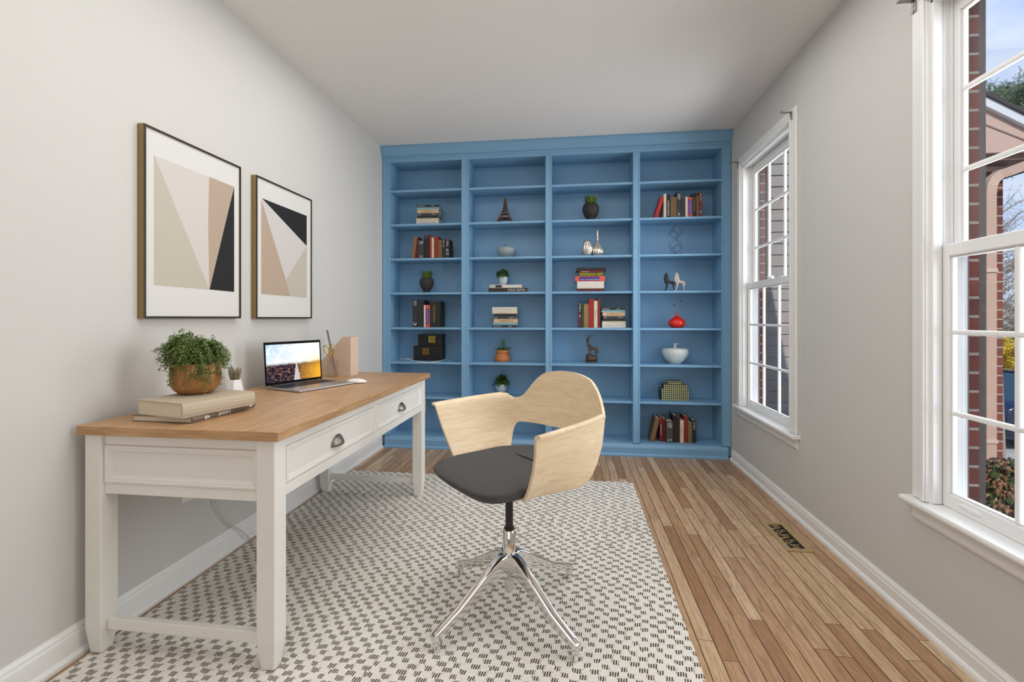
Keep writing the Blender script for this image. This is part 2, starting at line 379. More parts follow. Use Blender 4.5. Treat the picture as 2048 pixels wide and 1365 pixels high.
def bracket(p,lab,s):
    t=thing('curtain_bracket',lab,'bracket',p,0,'curtain rod brackets above the windows')
    m=MB(); m.box(p[0]-.003,p[0],p[1]-.012,p[1]+.012,p[2]-.04,p[2]+.012)
    m.obj('plate',bracket_m,t,.001)
    m=MB(); m.box(p[0]-.055,p[0]-.003,p[1]-.009,p[1]+.009,p[2]+.004,p[2]+.008); m.box(p[0]-.058,p[0]-.052,p[1]-.009,p[1]+.009,p[2]+.004,p[2]+.016); m.obj('arm',bracket_m,t,.001)
    for dz in (-.012,-.03):
        m=MB(); m.cyl((p[0]-.006,p[1],p[2]+dz),(p[0]-.003,p[1],p[2]+dz),.004,.005,12); m.obj('screw',steel_m,t)
bracket((XR-.018,3.893,2.405),'small grey curtain rod bracket between bookcase and far window',1)
bracket((XR-.018,2.992,2.405),'small curtain rod bracket over the near top corner of far window',1)
bracket((XR-.018,1.978,2.392),'small curtain rod bracket over the near large window at right',1)
# ------------------------------------------------------------------ bookcase
FY=4.10; BP=4.365
SH=[2.345,2.035,1.722,1.41,1.093,.779,.463]; BOT=.108
BAYS=[(-1.649,-.979),(-.915,-.227),(-.172,.521),(.581,1.247)]
bc=thing('bookcase','tall blue built-in bookcase with four bays filling the end wall','bookcase',(-.2,4.25,0))
m=MB(); m.box(XL+.004,XR-.004,BP,BP+.02,.02,2.66); m.obj('back_panel',blue_m,bc)
for x0,x1 in ((XL+.004,BAYS[0][0]),(BAYS[3][1],XR-.004)):
    m=MB(); m.box(x0,x1,FY+.018,BP,.02,2.66); m.obj('side_panel',blue_m,bc)
for i in range(3):
    m=MB(); m.box(BAYS[i][1],BAYS[i+1][0],FY+.018,BP,.02,2.66); m.obj('divider',blue_m,bc)
sx=[(XL+.004,BAYS[0][0])]+[(BAYS[i][1],BAYS[i+1][0]) for i in range(3)]+[(BAYS[3][1],XR-.004)]
for k,(x0,x1) in enumerate(sx):
    m=MB(); m.box(x0,x1,FY,FY+.018,BOT-.004,2.60); m.obj('stile',blue_m,bc,.003)
    m=MB()
    for x in ([x1-.006] if k==0 else [x0+.006] if k==4 else [x0+.006,x1-.006]): m.box(x-.004,x+.004,FY-.004,FY,BOT+.0,2.595)
    m.obj('bead',blue_m,bc,.002)
m=MB(); m.box(XL+.004,XR-.004,FY-.001,FY+.018,2.597,2.68); m.box(XL+.004,XR-.004,FY+.018,BP,2.60,2.66); m.obj('top_rail',blue_m,bc,.002)
m=MB(); pr=[(0,2.632),(.008,2.632),(.010,2.642),(.004,2.646),(.012,2.652),(.012,2.660),(.018,2.668),(.030,2.690),(.040,2.712),(.043,2.718),(.043,2.739),(-.05,2.739),(-.05,2.632)]
m.sweep(pr,(XL+.002,FY-.001,0),(XR-.002,FY-.001,0),(0,-1,0)); m.obj('crown_molding',blue_m,bc)
m=MB(); pr=[(0,.0),(.030,0),(.030,.012),(.024,.022),(.014,.026),(.014,.072),(.008,.086),(0,.1)]
m.sweep(pr,(XL+.03,FY,0),(XR-.03,FY,0),(0,-1,0)); m.obj('base_molding',blue_m,bc)
for b0,b1 in BAYS:
    m=MB(); m.box(b0,b1,FY+.001,BP,BOT-.03,BOT); m.box(b0,b1,FY+.001,FY+.02,.0,BOT-.03); m.obj('bottom_shelf',blue_m,bc,.002)
    for z in SH:
        m=MB(); m.box(b0,b1,FY+.008,BP,z-.019,z); m.obj('shelf',blue_m,bc,.0015)
# ------------------------------------------------------------------ books
BAYN=['leftmost bay','second bay','third bay','rightmost bay']
def cloth(c): return M('book_cloth_%02x%02x%02x'%c,c,.55,0,.12,60,.1,300)
def ink(c): return M('print_%02x%02x%02x'%c,c,.5,0,.05)
def book(label,loc,L,d,t,col,rz=0.,ry=0.,titles=(),band=None,group=None,pages=None,pt=None):
    """flat book: spine along +X at y=0 facing -Y, depth d to +Y, thickness t in +Z; origin at (0,0,0) corner"""
    o=thing('book',label,'book',loc,rz,group,ry); c=cloth(col); bt=min(.0028,t*.14)
    m=MB(); m.box(0,L,0,d,0,bt); m.box(0,L,0,d,t-bt,t); m.box(0,L,0,bt*1.3,bt,t-bt); m.obj('cover',c,o,.0008,local=True)
    m=MB(); m.box(.003,L-.003,bt*1.4,d-.004,bt*1.02,t-bt*1.02); m.obj('page_block',pages or paper_m,o,0,local=True)
    if band:
        x0,x1,bc_=band; m=MB(); m.box(L*x0,L*x1,-.0006,.0002,t*.14,t*.86); m.obj('spine_band',ink(bc_),o,0,local=True)
    for k in titles:
        txt,x0,x1,hh,tc=k[:5]
        me=text_mesh(txt,L*(x1-x0),t*hh); me.transform(Matrix.Translation((L*(x0+x1)/2,-.0009,t*(k[5] if len(k)>5 else .5)))@Matrix.Rotation(math.pi/2,4,'X'))
        me.materials.append(ink(tc)); q=D.objects.new('spine_title',me); COL.objects.link(q); q.parent=o
    return o
ORD=['first','second','third','fourth','fifth','sixth','seventh','eighth','ninth','tenth','eleventh','twelfth','thirteenth']
def row(Z,Y,items,where,group,lean=()):
    """items: (u0,u1,vtop,colour,desc,titles,band,dY)"""
    vz=0
    for i,it in enumerate(items):
        u0,u1,vt,col,desc=it[:5]; ti=it[5] if len(it)>5 else (); bd=it[6] if len(it)>6 else None; dy=it[7] if len(it)>7 else 0.
        y=Y+dy; x0=atY(u0,600,y).x; x1=atY(u1,600,y).x; h=atY(u0,vt,y).z-Z; t=x1-x0-.0006
        ang=it[8] if len(it)>8 else 0.
        dep=min(.155,BP-.012-y,max(.09,h*.68))
        # upright: rotate about Y by +90deg => local X -> -Z ; spine reads top to bottom
        lab=desc+', '+ORD[i]+' from left '+where
        if ang:
            a=math.radians(ang); t=max(t-.0,.012)
            book(lab,(x0+h*math.sin(a),y,Z+h*math.cos(a)+.0005+ (t*math.sin(a) if a>0 else 0)),h,dep,t,col,0,math.pi/2+a,ti,bd,group)
        else:
            book(lab,(x0,y,Z+h+.0002),h,dep,t,col,0,math.pi/2,ti,bd,group)
def stack(Z,Y,items,where,group,rz=0.):
    """items bottom->top: (u0,u1,thickness px,colour,desc,titles,band)"""
    z=Z+.0003; n=len(items); nm=['lowest']+[ORD[k]+' from bottom' for k in range(1,n-1)]+['topmost']
    for i,it in enumerate(items):
        u0,u1,tp,col,desc=it[:5]; ti=it[5] if len(it)>5 else (); bd=it[6] if len(it)>6 else None; dy=it[7] if len(it)>7 else 0.; r=it[8] if len(it)>8 else rz
        pg=it[9] if len(it)>9 else None
        p0=atY(u0,600,Y+dy); p1=atY(u1,600,Y+dy); sc=(p1.x-p0.x)/(u1-u0); t=tp*sc
        L=(p1.x-p0.x); d=min(L*.66,.15)
        book(desc+', '+nm[i]+' '+where,(p0.x,Y+dy,z),L,d,t,col,r,0,ti,bd,group,pg); z+=t+.0003
    return z
W_=(214,208,196); BK=(28,27,28); DG=(26,40,34); TEAL=(120,168,176); TAN=(206,176,140); RED=(140,34,26); DRED=(104,24,22); OLV=(116,92,56); CRM=(214,200,172)
GR=(52,54,56); WT=(225,222,215)
def seven(flip):
    """seven-book stack bottom->top; flip = upside down order"""
    s=[('white',44,8.6,W_,'thick white book',(('HNWS VIIW',.12,.85,.34,(165,160,158)),)),
       ('cream',44,3.6,CRM,'thin cream book',(('ivunwi o',.25,.7,.4,(150,130,120)),)),
       ('green',40,4.4,DG,'dark green book',()),
       ('dark',40,5.2,GR,'charcoal book with grey spots',(('ii',.04,.16,.7,(170,170,170)),('NW',.7,.92,.7,(160,165,165)))),
       ('tan',42,7.2,TAN,'tan book with brown lettering',(('I VIRGO I',.2,.8,.62,(130,82,56)),)),
       ('teal',44,4.2,TEAL,'pale teal book',()),
       ('black',44,4.4,BK,'black book with white lettering',(('unum',.06,.36,.35,WT),('ivi',.66,.8,.4,WT)))]
    return s[::-1] if flip else s
def seven_items(u0,w,flip,jit,sc=1.):
    out=[]
    for k,(n,wd,tp,c,ds,ti) in enumerate(seven(flip)):
        a=u0+(w-wd*w/44)/2+jit[k]; out.append((a,a+wd*w/44,tp*sc,c,ds,ti))
    return out
g='stack of books on second shelf of leftmost bay'
stack(SH[1],4.15,seven_items(832.5,44,False,(0,0,0,1,1,1,1)),'in stack in leftmost bay',g,.06)
g='upright books on third shelf of leftmost bay'
lw='on third shelf of leftmost bay'
row(SH[2],4.15,[(822,829,474,(132,96,62),'leaning tan book',(),None,0,8.),(830.5,836,474,DRED,'dark red book',(),None,.01),
 (836,848,481,GR,'grey book with white marks',(('MM',.05,.2,.8,(190,190,190)),('W',.82,.95,.6,(190,190,190)))),(848.5,858,470.5,(24,22,24),'tall black book',(('iiii',.08,.14,.5,(150,110,90)),),(0.0,.06,(110,30,28))),
 (858.5,863,472.5,(134,40,30),'thin red book'),(863.2,868,475.5,CRM,'cream book',(('liin in',.3,.7,.4,(150,100,80)),)),(868.2,876.5,473,RED,'bright red book'),(876.7,884,480,OLV,'olive brown book'),
 (884.2,890.5,478,DG,'dark green book',(('IN',.05,.4,.5,(170,170,165)),)),(890.7,899,479,(44,26,28),'black book with white swirl',(('MUN',.1,.35,.5,(200,200,200)),('6S',.5,.85,.7,(180,186,186))),(.0,.08,(120,26,40)))],lw,g)
g='upright books on fifth shelf of leftmost bay'; lw='on fifth shelf of leftmost bay'
row(SH[4],4.15,[(825,835,599.5,(40,44,46),'dark grey book with white emblem',(('MW',.05,.22,.7,(190,190,190)),('3',.82,.94,.6,(200,200,200)))),(835.2,847.5,600.5,(32,40,38),'thick dark green book'),
 (847.8,851,610.5,(228,214,196),'thin white book'),(851.2,859.8,610.5,(206,88,66),'orange book with purple band',(('unspecified',.2,.82,.24,WT),),(.16,.86,(74,52,140))),
 (860,880.5,603,(30,30,26),'thick black book with gold lettering',(('PANTANIA',.15,.8,.22,(150,130,60),.4),))],lw,g)
# bay 2
g='two books under the plant in second bay'
sz=stack(SH[3],4.15,[(977,1054,8.2,(44,30,24),'dark brown book with white lettering',(('OTICA TEXTIA',.5,.95,.6,WT),),None,0,.0),(979,1044,6.4,(214,208,200),'white book with black patch',(('iuni',.02,.15,.4,(60,60,60)),),(.18,.38,(26,24,24)),.006,.0)],'below plant in second bay',g)
g='stack of books on fifth shelf of second bay'
stack(SH[4],4.15,seven_items(984.5,49,True,(0,1,2,0,2,0,0),1.06),'in stack in second bay',g,.0)
# bay 3
g='stack of books on fourth shelf of third bay'
stack(SH[3],4.15,[(1154.5,1209,6,(96,28,24),'dark red book'),(1154,1208,14.5,(218,212,202),'thick book showing white page edges',(),None,.0,.0,M('bright_paper',(226,222,214),.8,0,.05,200)),
 (1150.5,1210,10.8,(214,92,68),'orange book with purple band',(('tour of unspecified',.18,.8,.3,WT,.34),),(.14,.82,(64,48,132))),
 (1157,1208,7,(52,44,26),'dark book with yellow lettering',(('VNANDVA NIIV',.03,.97,.85,(190,196,40)),)),(1157,1207,3.6,(110,28,26),'thin red book',(('nanni',.12,.4,.5,WT),)),(1153,1212,6,(30,26,28),'black book slightly skewed',(),None,.0,.05)],'in stack in third bay',g)
g='upright books on fifth shelf of third bay'; lw='on fifth shelf of third bay'
row(SH[4],4.15,[(1157,1162.6,605,(40,22,24),'slim dark book with pale label',(('MN',.06,.36,.75,(190,190,170)),('e',.5,.58,.6,(230,190,190))),(.42,.96,(120,26,40))),(1162.8,1167.4,608,(22,66,46),'green book'),(1167.6,1177,608.5,(146,112,66),'golden brown book'),
 (1177.2,1187.8,598.5,(150,34,26),'broad bright red book'),(1188,1195,602,CRM,'cream book with title panel',(('linnin',.36,.64,.5,(150,104,84)),)),(1195.2,1200.5,597,(122,34,28),'tall dark red book')],lw,g)
g='stack of books beside upright row in third bay'
stack(SH[4],4.15,seven_items(1203,47.5,False,(1,1,1,1,1,0,-1),1.08),'in stack in third bay, fifth shelf',g,.0)
# bay 4
g='upright books on second shelf of rightmost bay'; lw='on second shelf of rightmost bay'
row(SH[1],4.15,[(1308.5,1316,393,(176,36,32),'leaning red book with gold edge',(),None,0,17.),(1327.5,1332.8,388,(214,206,190),'narrow white book',(('nunini',.3,.8,.4,(150,140,120)),)),(1333,1340.5,389.5,(20,20,22),'black book with white title',(('UNINUNIN',.25,.9,.4,WT),)),
 (1340.8,1353.5,394,(112,86,46),'thick brown book'),(1353.7,1362.3,384,(52,50,50),'grey book with white crown mark',(('HM',.08,.28,.75,(200,200,200)),('A',.78,.94,.6,(190,190,190)))),(1362.5,1370.5,396,(44,48,46),'dark green grey book'),
 (1370.8,1375.5,394,(226,206,196),'pale pink book'),(1375.7,1384.8,394.5,(206,84,62),'orange book with purple band',(('of unspecified',.18,.8,.3,WT),),(.14,.84,(72,44,150))),(1385,1392.6,387,(28,28,28),'black book with yellow lettering',(('PANTANIA',.2,.75,.3,(170,160,50)),)),
 (1392.8,1398,391,(112,84,50),'slim tan book'),(1398.2,1404.5,384.5,(120,34,26),'red brown book with pale title',(('SIUNI',.06,.34,.4,WT),('M',.74,.84,.4,WT)))],lw,g)
g='upright books on bottom shelf of rightmost bay'; lw='on bottom shelf, rightmost bay'
row(BOT,4.165,[(1300,1309,835.5,(120,92,58),'leaning brown book',(),None,0,13.),(1319.5,1325,835,(124,36,28),'red book with pale lettering',(('niuni',.3,.7,.4,WT),),None,.015),(1325.2,1332.5,838,(84,22,20),'dark red book',(),None,.01),
 (1332.8,1346,843,(66,68,66),'grey book with white marks',(('HM',.08,.3,.8,(205,205,205)),('S',.82,.95,.7,(190,190,190))),None,-.012),(1346.3,1354.8,831,(30,28,28),'tall black book'),(1355,1360,834,(70,26,24),'slim maroon book'),(1360.2,1367.6,841,CRM,'cream book with brown panel',(('liinin',.35,.65,.5,(150,104,80)),)),
 (1367.8,1375.6,833,(132,34,26),'bright red book'),(1376,1384.3,845,(126,102,68),'olive tan book'),(1384.6,1392.2,841.5,(34,38,36),'slim dark book with white label',(('MN',.1,.4,.6,(190,190,180)),))],lw,g)
# ------------------------------------------------------------------ shelf ornaments
dark_pot=M('dark_clay',(48,44,42),.75,0,.1,40,.1,200)
grass_m=leaf_mat('grass_blades',(52,78,30),(104,128,52))
leaf_m=leaf_mat('green_leaves',(36,70,26),(92,126,60))
soil_m=M('potting_soil',(48,36,28),.95,0,.3,120,.5,200)
def grass_pot(u,vb,Z,Y,lab,k,sd):
    p=atY(u,vb,Y); p.z=Z; t=thing('potted_grass',lab,'plant',p)
    s=k
    m=MB(); m.lathe([(.028*s,0),(.030*s,.006*s),(.027*s,.022*s),(.040*s,.034*s),(.053*s,.06*s),(.056*s,.082*s),(.052*s,.104*s),(.044*s,.116*s),(.040*s,.118*s),(.038*s,.112*s),(.0,.108*s)],cap=False); m.obj('pot',dark_pot,t,0,True,local=True)
    rnd=random.Random(sd); m=MB()
    for i in range(170):
        a=rnd.uniform(0,6.28); r=rnd.uniform(0,.036*s); out=rnd.uniform(.1,.55); L=rnd.uniform(.055,.085)*s
        base=Vector((r*math.cos(a),r*math.sin(a),.106*s)); d=Vector((out*math.cos(a),out*math.sin(a),1)).normalized(); sd_=Vector((-math.sin(a),math.cos(a),0))*.0026*s
        q=base+d*L*.55; e=base+d*L+Vector((math.cos(a),math.sin(a),-.2))*L*.22*out
        vs=[m.b.verts.new(c) for c in (base-sd_,base+sd_,q+sd_*.9,e,q-sd_*.9)]; m.b.faces.new(vs)
    m.obj('grass_blades',grass_m,t,local=True)
grass_pot(853.5,583,SH[3],4.21,'black footed pot of grass in leftmost bay',1.18,1)
grass_pot(1181.5,437,SH[1],4.21,'black footed pot of grass in third bay',1.32,2)
def leafy_pot(u,vb,Z,Y,lab,k,sd,foot):
    p=atY(u,vb,Y); p.z=Z; t=thing('potted_plant',lab,'plant',p); s=k
    gm=M('grey_blue_ceramic',(176,190,196),.35,0,.03)
    m=MB()
    if foot: pr=[(.034,0),(.034,.006),(.026,.016),(.040,.032),(.050,.056),(.053,.082),(.054,.098),(.050,.098),(.047,.088),(0,.086)]
    else: pr=[(.030,0),(.036,.006),(.044,.03),(.049,.06),(.050,.086),(.046,.086),(.043,.078),(0,.076)]
    pr=[(a*s,b*s) for a,b in pr]; top=pr[-1][1]
    m.lathe(pr,cap=False); m.obj('pot',gm,t,0,True,local=True)
    rnd=random.Random(sd); m=MB()
    for i in range(190):
        th=rnd.uniform(0,6.28); ph=rnd.uniform(-.15,1.5); r=.062*s*(.55+.45*rnd.random())
        c=Vector((r*math.cos(ph)*math.cos(th),r*math.cos(ph)*math.sin(th),top+.018*s+.85*r*math.sin(ph)))
        d=Vector((math.cos(th)*math.cos(ph),math.sin(th)*math.cos(ph),math.sin(ph)-.3+rnd.uniform(-.4,.4)))
        m.leaf(c,d,(rnd.uniform(-.6,.6),rnd.uniform(-.6,.6),1),.030*s*rnd.uniform(.7,1.1),.022*s,.3)
    m.obj('foliage',leaf_m,t,local=True)
    m=MB(); m.cyl((0,0,top-.004*s),(0,0,top+.03*s),.02*s,.03*s,10)
    for i in range(7):
        a=i*.9; m.tube([(0,0,top),(.02*s*math.cos(a),.02*s*math.sin(a),top+.03*s),(.045*s*math.cos(a),.045*s*math.sin(a),top+.05*s)],.0012*s,5)
    m.obj('stems',leaf_m,t,local=True)
leafy_pot(1006,570,sz+.0005,4.21,'leafy plant in grey cup standing on two books',.88,3,False)
leafy_pot(1003,785,SH[6],4.30,'leafy plant in grey footed pot low in second bay',1.05,4,True)
# aloe in terracotta
p=atY(1005,720,4.29); p.z=SH[5]
t=thing('potted_aloe','aloe in orange terracotta pot in second bay','plant',p)
terra_m=M('terracotta',(196,116,66),.6,0,.12,25)
m=MB(); m.lathe([(.066,0),(.072,.006),(.074,.022),(.066,.046),(.056,.064),(.054,.072),(.060,.076),(.061,.094),(.056,.102),(.050,.104),(.047,.096),(0,.094)],cap=False); m.obj('pot',terra_m,t,0,True,local=True)
m=MB(); aloe_m=leaf_mat('aloe_leaves',(44,84,50),(92,126,74))
for a,tilt,L,w in ((0,.05,.118,.02),(.3,.12,.11,.02),(2.8,.1,.1,.018),(3.3,.95,.086,.017),(6.1,.95,.096,.022),(4.6,.8,.075,.02),(1.6,.8,.075,.02),(5.3,.6,.09,.018),(2.4,.75,.07,.018)):
    d=Vector((math.cos(a)*math.sin(tilt),math.sin(a)*math.sin(tilt),math.cos(tilt)))
    pts=[Vector((0,0,.092))+d*L*q+Vector((math.cos(a),math.sin(a),0))*.018*q*q*(1 if tilt>.4 else .1)+Vector((0,0,-.02*q*q if tilt>.5 else 0)) for q in (0,.25,.5,.75,1)]
    m.tube(pts,[w*.35,w*.5,w*.42,w*.28,.0012],8)
m.obj('leaves',aloe_m,t,0,True,local=True)
m=MB(); m.lathe([(.048,.09),(.047,.097),(.001,.099)],cap=False); m.obj('soil',soil_m,t,local=True)
# tower figurine
p=atY(1010.5,441,4.2); p.z=SH[1]; t=thing('tower_figurine','small bronze lattice tower ornament in second bay','ornament',p)
bronze_m=M('aged_bronze',(108,86,66),.45,.6,.2,60)
S=.235/.93
m=MB()
def leg4(m,prof,w):
    for sx_,sy_ in ((1,1),(1,-1),(-1,1),(-1,-1)):
        m.tube([(sx_*r,sy_*r,z) for r,z in prof],w,4)
prof=[(.066,0),(.058,.02),(.047,.045),(.036,.075),(.027,.105)]
leg4(m,prof,[.009,.009,.008,.007,.006]); m.obj('legs',bronze_m,t,local=True)
m=MB(); m.box(-.052,.052,-.052,.052,.045,.053); m.box(-.034,.034,-.034,.034,.082,.09); m.box(-.011,.011,-.011,.011,.224,.231); m.obj('platforms',bronze_m,t,.001,local=True)
m=MB()
for sx_,sy_ in ((1,1),(1,-1),(-1,1),(-1,-1)): m.tube([(sx_*r,sy_*r,z) for r,z in ((.025,.09),(.017,.12),(.011,.16),(.007,.224))],[.005,.005,.004,.003],4)
for k in range(9):
    z=.10+k*.014; r=.0255-.0019*k*1.15
    for q in range(4):
        a=Vector((1,1,0)) if q==0 else Vector((1,-1,0)) if q==1 else Vector((-1,-1,0)) if q==2 else Vector((-1,1,0)); b=Vector((a.y,-a.x,0)); r2=max(.006,r-.003)
        m.tube([a*r+Vector((0,0,z)),b*r2+Vector((0,0,z+.014))],.0016,4); m.tube([b*r+Vector((0,0,z)),a*r2+Vector((0,0,z+.014))],.0016,4)
m.tube([(0,0,.09),(0,0,.25)],[.006,.002],6); m.obj('spire',bronze_m,t,local=True)
m=MB()
for q in range(4):
    ang=q*math.pi/2; pts=[]
    for k in range(9):
        a=math.pi*k/8; x=.046*math.cos(a); z=.004+.04*math.sin(a); pts.append((x*math.cos(ang)-.054*math.sin(ang)*(1-.2*math.sin(a)),x*math.sin(ang)+.054*math.cos(ang)*(1-.2*math.sin(a)),z))
    m.tube(pts,.003,5)
m.obj('arches',bronze_m,t,local=True)
# lidded bowls
def lid_bowl(u,Z,Y,R,Hb,lab,col,kn):
    p=atY(u,600,Y); p.z=Z; t=thing('lidded_bowl',lab,'bowl',p); cm=M('glaze_'+kn,col,.3,0,.03)
    m=MB(); m.lathe([(R*.42,0),(R*.46,.004),(R*.62,Hb*.16),(R*.84,Hb*.42),(R*.98,Hb*.68),(R,Hb*.82),(R*.97,Hb*.94),(R*.92,Hb),(R*.88,Hb),(R*.86,Hb*.9),(0,Hb*.88)],seg=120,ribs=30,amp=.035,ribz=(Hb*.1,Hb*.9),cap=False); m.obj('bowl',cm,t,0,True,local=True)
    m=MB(); m.lathe([(R*.9,Hb*.985),(R*.93,Hb*1.0),(R*.91,Hb*1.03),(R*.5,Hb*1.07),(R*.18,Hb*1.085),(.0,Hb*1.085)],cap=False)
    ld=m.obj('lid',cm,t,0,True,local=True)
    m=MB(); k=Hb; m.lathe([(R*.15,k*1.08),(R*.09,k*1.13),(R*.08,k*1.22),(R*.12,k*1.3),(R*.24,k*1.355),(R*.25,k*1.375),(R*.22,k*1.385),(0,k*1.37)],cap=False); m.obj('knob',cm,ld,0,True,local=True)
lid_bowl(1012.5,SH[2],4.23,.091,.092,'low grey ribbed bowl with lid in second bay',(150,162,168),'grey')
lid_bowl(1350,SH[5],4.25,.112,.128,'large pale ribbed bowl with lid in rightmost bay',(204,210,208),'pale')
# mercury glass vases
merc_m=M('mercury_glass',(226,214,202),.2,.8,.35,60,.15,80)
def vase(u,Z,Y,prof,lab,nm,ribs,group=None):
    p=atY(u,600,Y); p.z=Z; t=thing(nm,lab,'vase',p,0,group)
    m=MB(); m.lathe(prof,seg=96,ribs=ribs,amp=.09,ribz=(.004,.13),cap=False); m.obj('body',merc_m,t,0,True,local=True); return t
t=vase(1174.5,SH[2],4.19,[(0,.002),(.030,0),(.036,.02),(.046,.05),(.050,.072),(.046,.09),(.034,.122),(.029,.145),(.026,.145),(.03,.12),(.034,.1),(0,.06)],'short faceted silver glass vase in third bay','silver_vase',14)
t=vase(1195,SH[2],4.22,[(0,.002),(.034,0),(.050,.014),(.058,.04),(.053,.066),(.038,.094),(.022,.122),(.012,.142),(.009,.16),(.009,.178),(.007,.178),(.007,.15)],'tall bottle shaped silver glass vase in third bay','silver_vase',16)
m=MB(); m.lathe([(.0092,.158),(.0082,.235),(.0078,.236),(.007,.235),(.007,.158)],cap=False); m.obj('neck',merc_m,t,0,True,local=True)
# wire cubes
p=atY(1351.5,507,4.19); p.z=SH[2]; t=thing('wire_cube_sculpture','two wire cubes balanced on a wooden base in rightmost bay','ornament',p)
m=MB(); m.box(-.056,.056,-.03,.03,0,.012); m.obj('base',M('walnut',(112,56,36),.5,0,.15,30),t,.003,local=True)
wire_m=M('dark_wire',(92,92,104),.4,.7,.05)
def wcube(nm,c,a,eu):
    R=eu; vs=[]
    q=Matrix.Rotation(eu,3,'Z')@Vector((1,1,1)).rotation_difference(Vector((0,0,1))).to_matrix()
    for x in (-1,1):
        for y in (-1,1):
            for z in (-1,1): vs.append(q@Vector((x,y,z))*a/2+Vector(c))
    m=MB()
    for i in range(8):
        for j in range(i+1,8):
            if abs((vs[i]-vs[j]).length-a)<1e-4: m.tube([vs[i],vs[j]],.0016,6)
    m.obj(nm,wire_m,t,0,True,local=True)
wcube('wire_cube',(0,0,.012+.062),.071,.3); wcube('wire_cube',(0,0,.012+.062*3+.002),.071,1.0)
def smooth(p,n=6):
    o=[]
    for i in range(len(p)-1):
        a,b,c,d=p[max(i-1,0)],p[i],p[i+1],p[min(i+2,len(p)-1)]
        for k in range(n):
            s=k/n; o.append(.5*((2*b)+(-a+c)*s+(2*a-5*b+4*c-d)*s*s+(-a+3*b-3*c+d)*s**3))
    o.append(p[-1]); return o
# skin-modifier animals
def body(name,chains,mat,parent,vox):
    m=MB()
    for c in chains:
        P_=[Vector(n_[0]) for n_ in c]; R_=[Vector((n_[1],0,0)) for n_ in c]; P2=smooth(P_,5); R2=[r.x for r in smooth(R_,5)]
        m.tube(P2,R2,12); m.sphere(P2[0],R2[0],u=12,v=8); m.sphere(P2[-1],R2[-1],u=12,v=8)
    o=m.obj(name,mat,parent,0,True,local=True)
    r=o.modifiers.new('unify','REMESH'); r.mode='VOXEL'; r.voxel_size=vox; r.use_smooth_shade=True
    q=o.modifiers.new('soften','SMOOTH'); q.iterations=3; q.factor=.5
    return o
def zp(ox,oy,k): return lambda x,y: (ox+x/k,oy+y/k)
# deer on rock
Yd=4.27; p=atY(1183,722,Yd); p.z=SH[5]; t=thing('stag_figurine','bronze stag with antlers standing on a rock in third bay','ornament',p)
Z6=zp(1130,580,8.53); pc=atY(1183,722.5,Yd)
def L6(x,y,dy=0.):
    u,v=Z6(x,y); q=atY(u,v,Yd)-pc; return (q.x,dy,q.z)
stag_m=M('bronze_stag',(92,74,62),.45,.4,.3,80,.2,150)
nodes=[(L6(485,985),.0125),(L6(535,985),.0125),(L6(440,955),.015),(L6(405,930),.013),(L6(393,880),.0095),(L6(398,835),.008),(L6(395,815),.009),(L6(378,840),.006),(L6(362,862),.0042),
 (L6(555,1040),.006,),(L6(405,1000,-.008),.006),(L6(398,1050,-.008),.0038),(L6(390,1095,-.008),.0035),(L6(440,1000,.008),.006),(L6(442,1050,.008),.0038),(L6(438,1095,.008),.0035),
 (L6(528,1030,-.008),.0085),(L6(518,1070,-.008),.0045),(L6(533,1105,-.008),.0035),(L6(528,1150,-.008),.0035),(L6(535,1035,.008),.0085),(L6(527,1075,.008),.0045),(L6(540,1108,.008),.0035),(L6(538,1150,.008),.0035)]
ed=[(0,1),(0,2),(2,3),(3,4),(4,5),(5,6),(6,7),(7,8),(1,9),(2,10),(10,11),(11,12),(2,13),(13,14),(14,15),(1,16),(16,17),(17,18),(18,19),(1,20),(20,21),(21,22),(22,23)]
body('stag_body',[[nodes[i] for i in ch_] for ch_ in ((9,1,0,2,3,4,5,6),(6,7,8),(2,10,11,12),(2,13,14,15),(1,16,17,18,19),(1,20,21,22,23))],stag_m,t,.0011)
m=MB()
for dy,pts in ((-.006,((399,822),(400,785),(418,755),(432,738))),(-.006,((402,785),(385,765),(378,745))),(.006,((400,820),(412,805),(440,790),(480,772),(522,745))),(.006,((440,790),(432,765),(425,745))),(.006,((462,780),(462,760),(458,745))),(.006,((490,768),(500,752),(496,742))),(-.006,((385,815),(370,805),(362,790)))):
    m.tube([L6(x,y,dy*(.3+k)) for k,(x,y) in enumerate(pts)],[.0028-.0005*k for k in range(len(pts))],6)
m.obj('antlers',stag_m,t,0,True,local=True)
m=MB(); rnd=random.Random(5)
m.sphere((-.002,0,.032),.04,(1.25,.8,.72),24,16); m.sphere((-.02,0,.055),.024,(1.2,1,.9)); m.sphere((.025,.005,.03),.026,(1.1,1,.8))
for v in m.b.verts:
    v.co*=1+rnd.uniform(-.07,.07); v.co.z=max(v.co.z,0.)
m.lathe([(.0,0),(.058,0),(.058,.008),(.05,.012),(0,.012)],cap=False); m.obj('rock',stag_m,t,0,True,local=True)
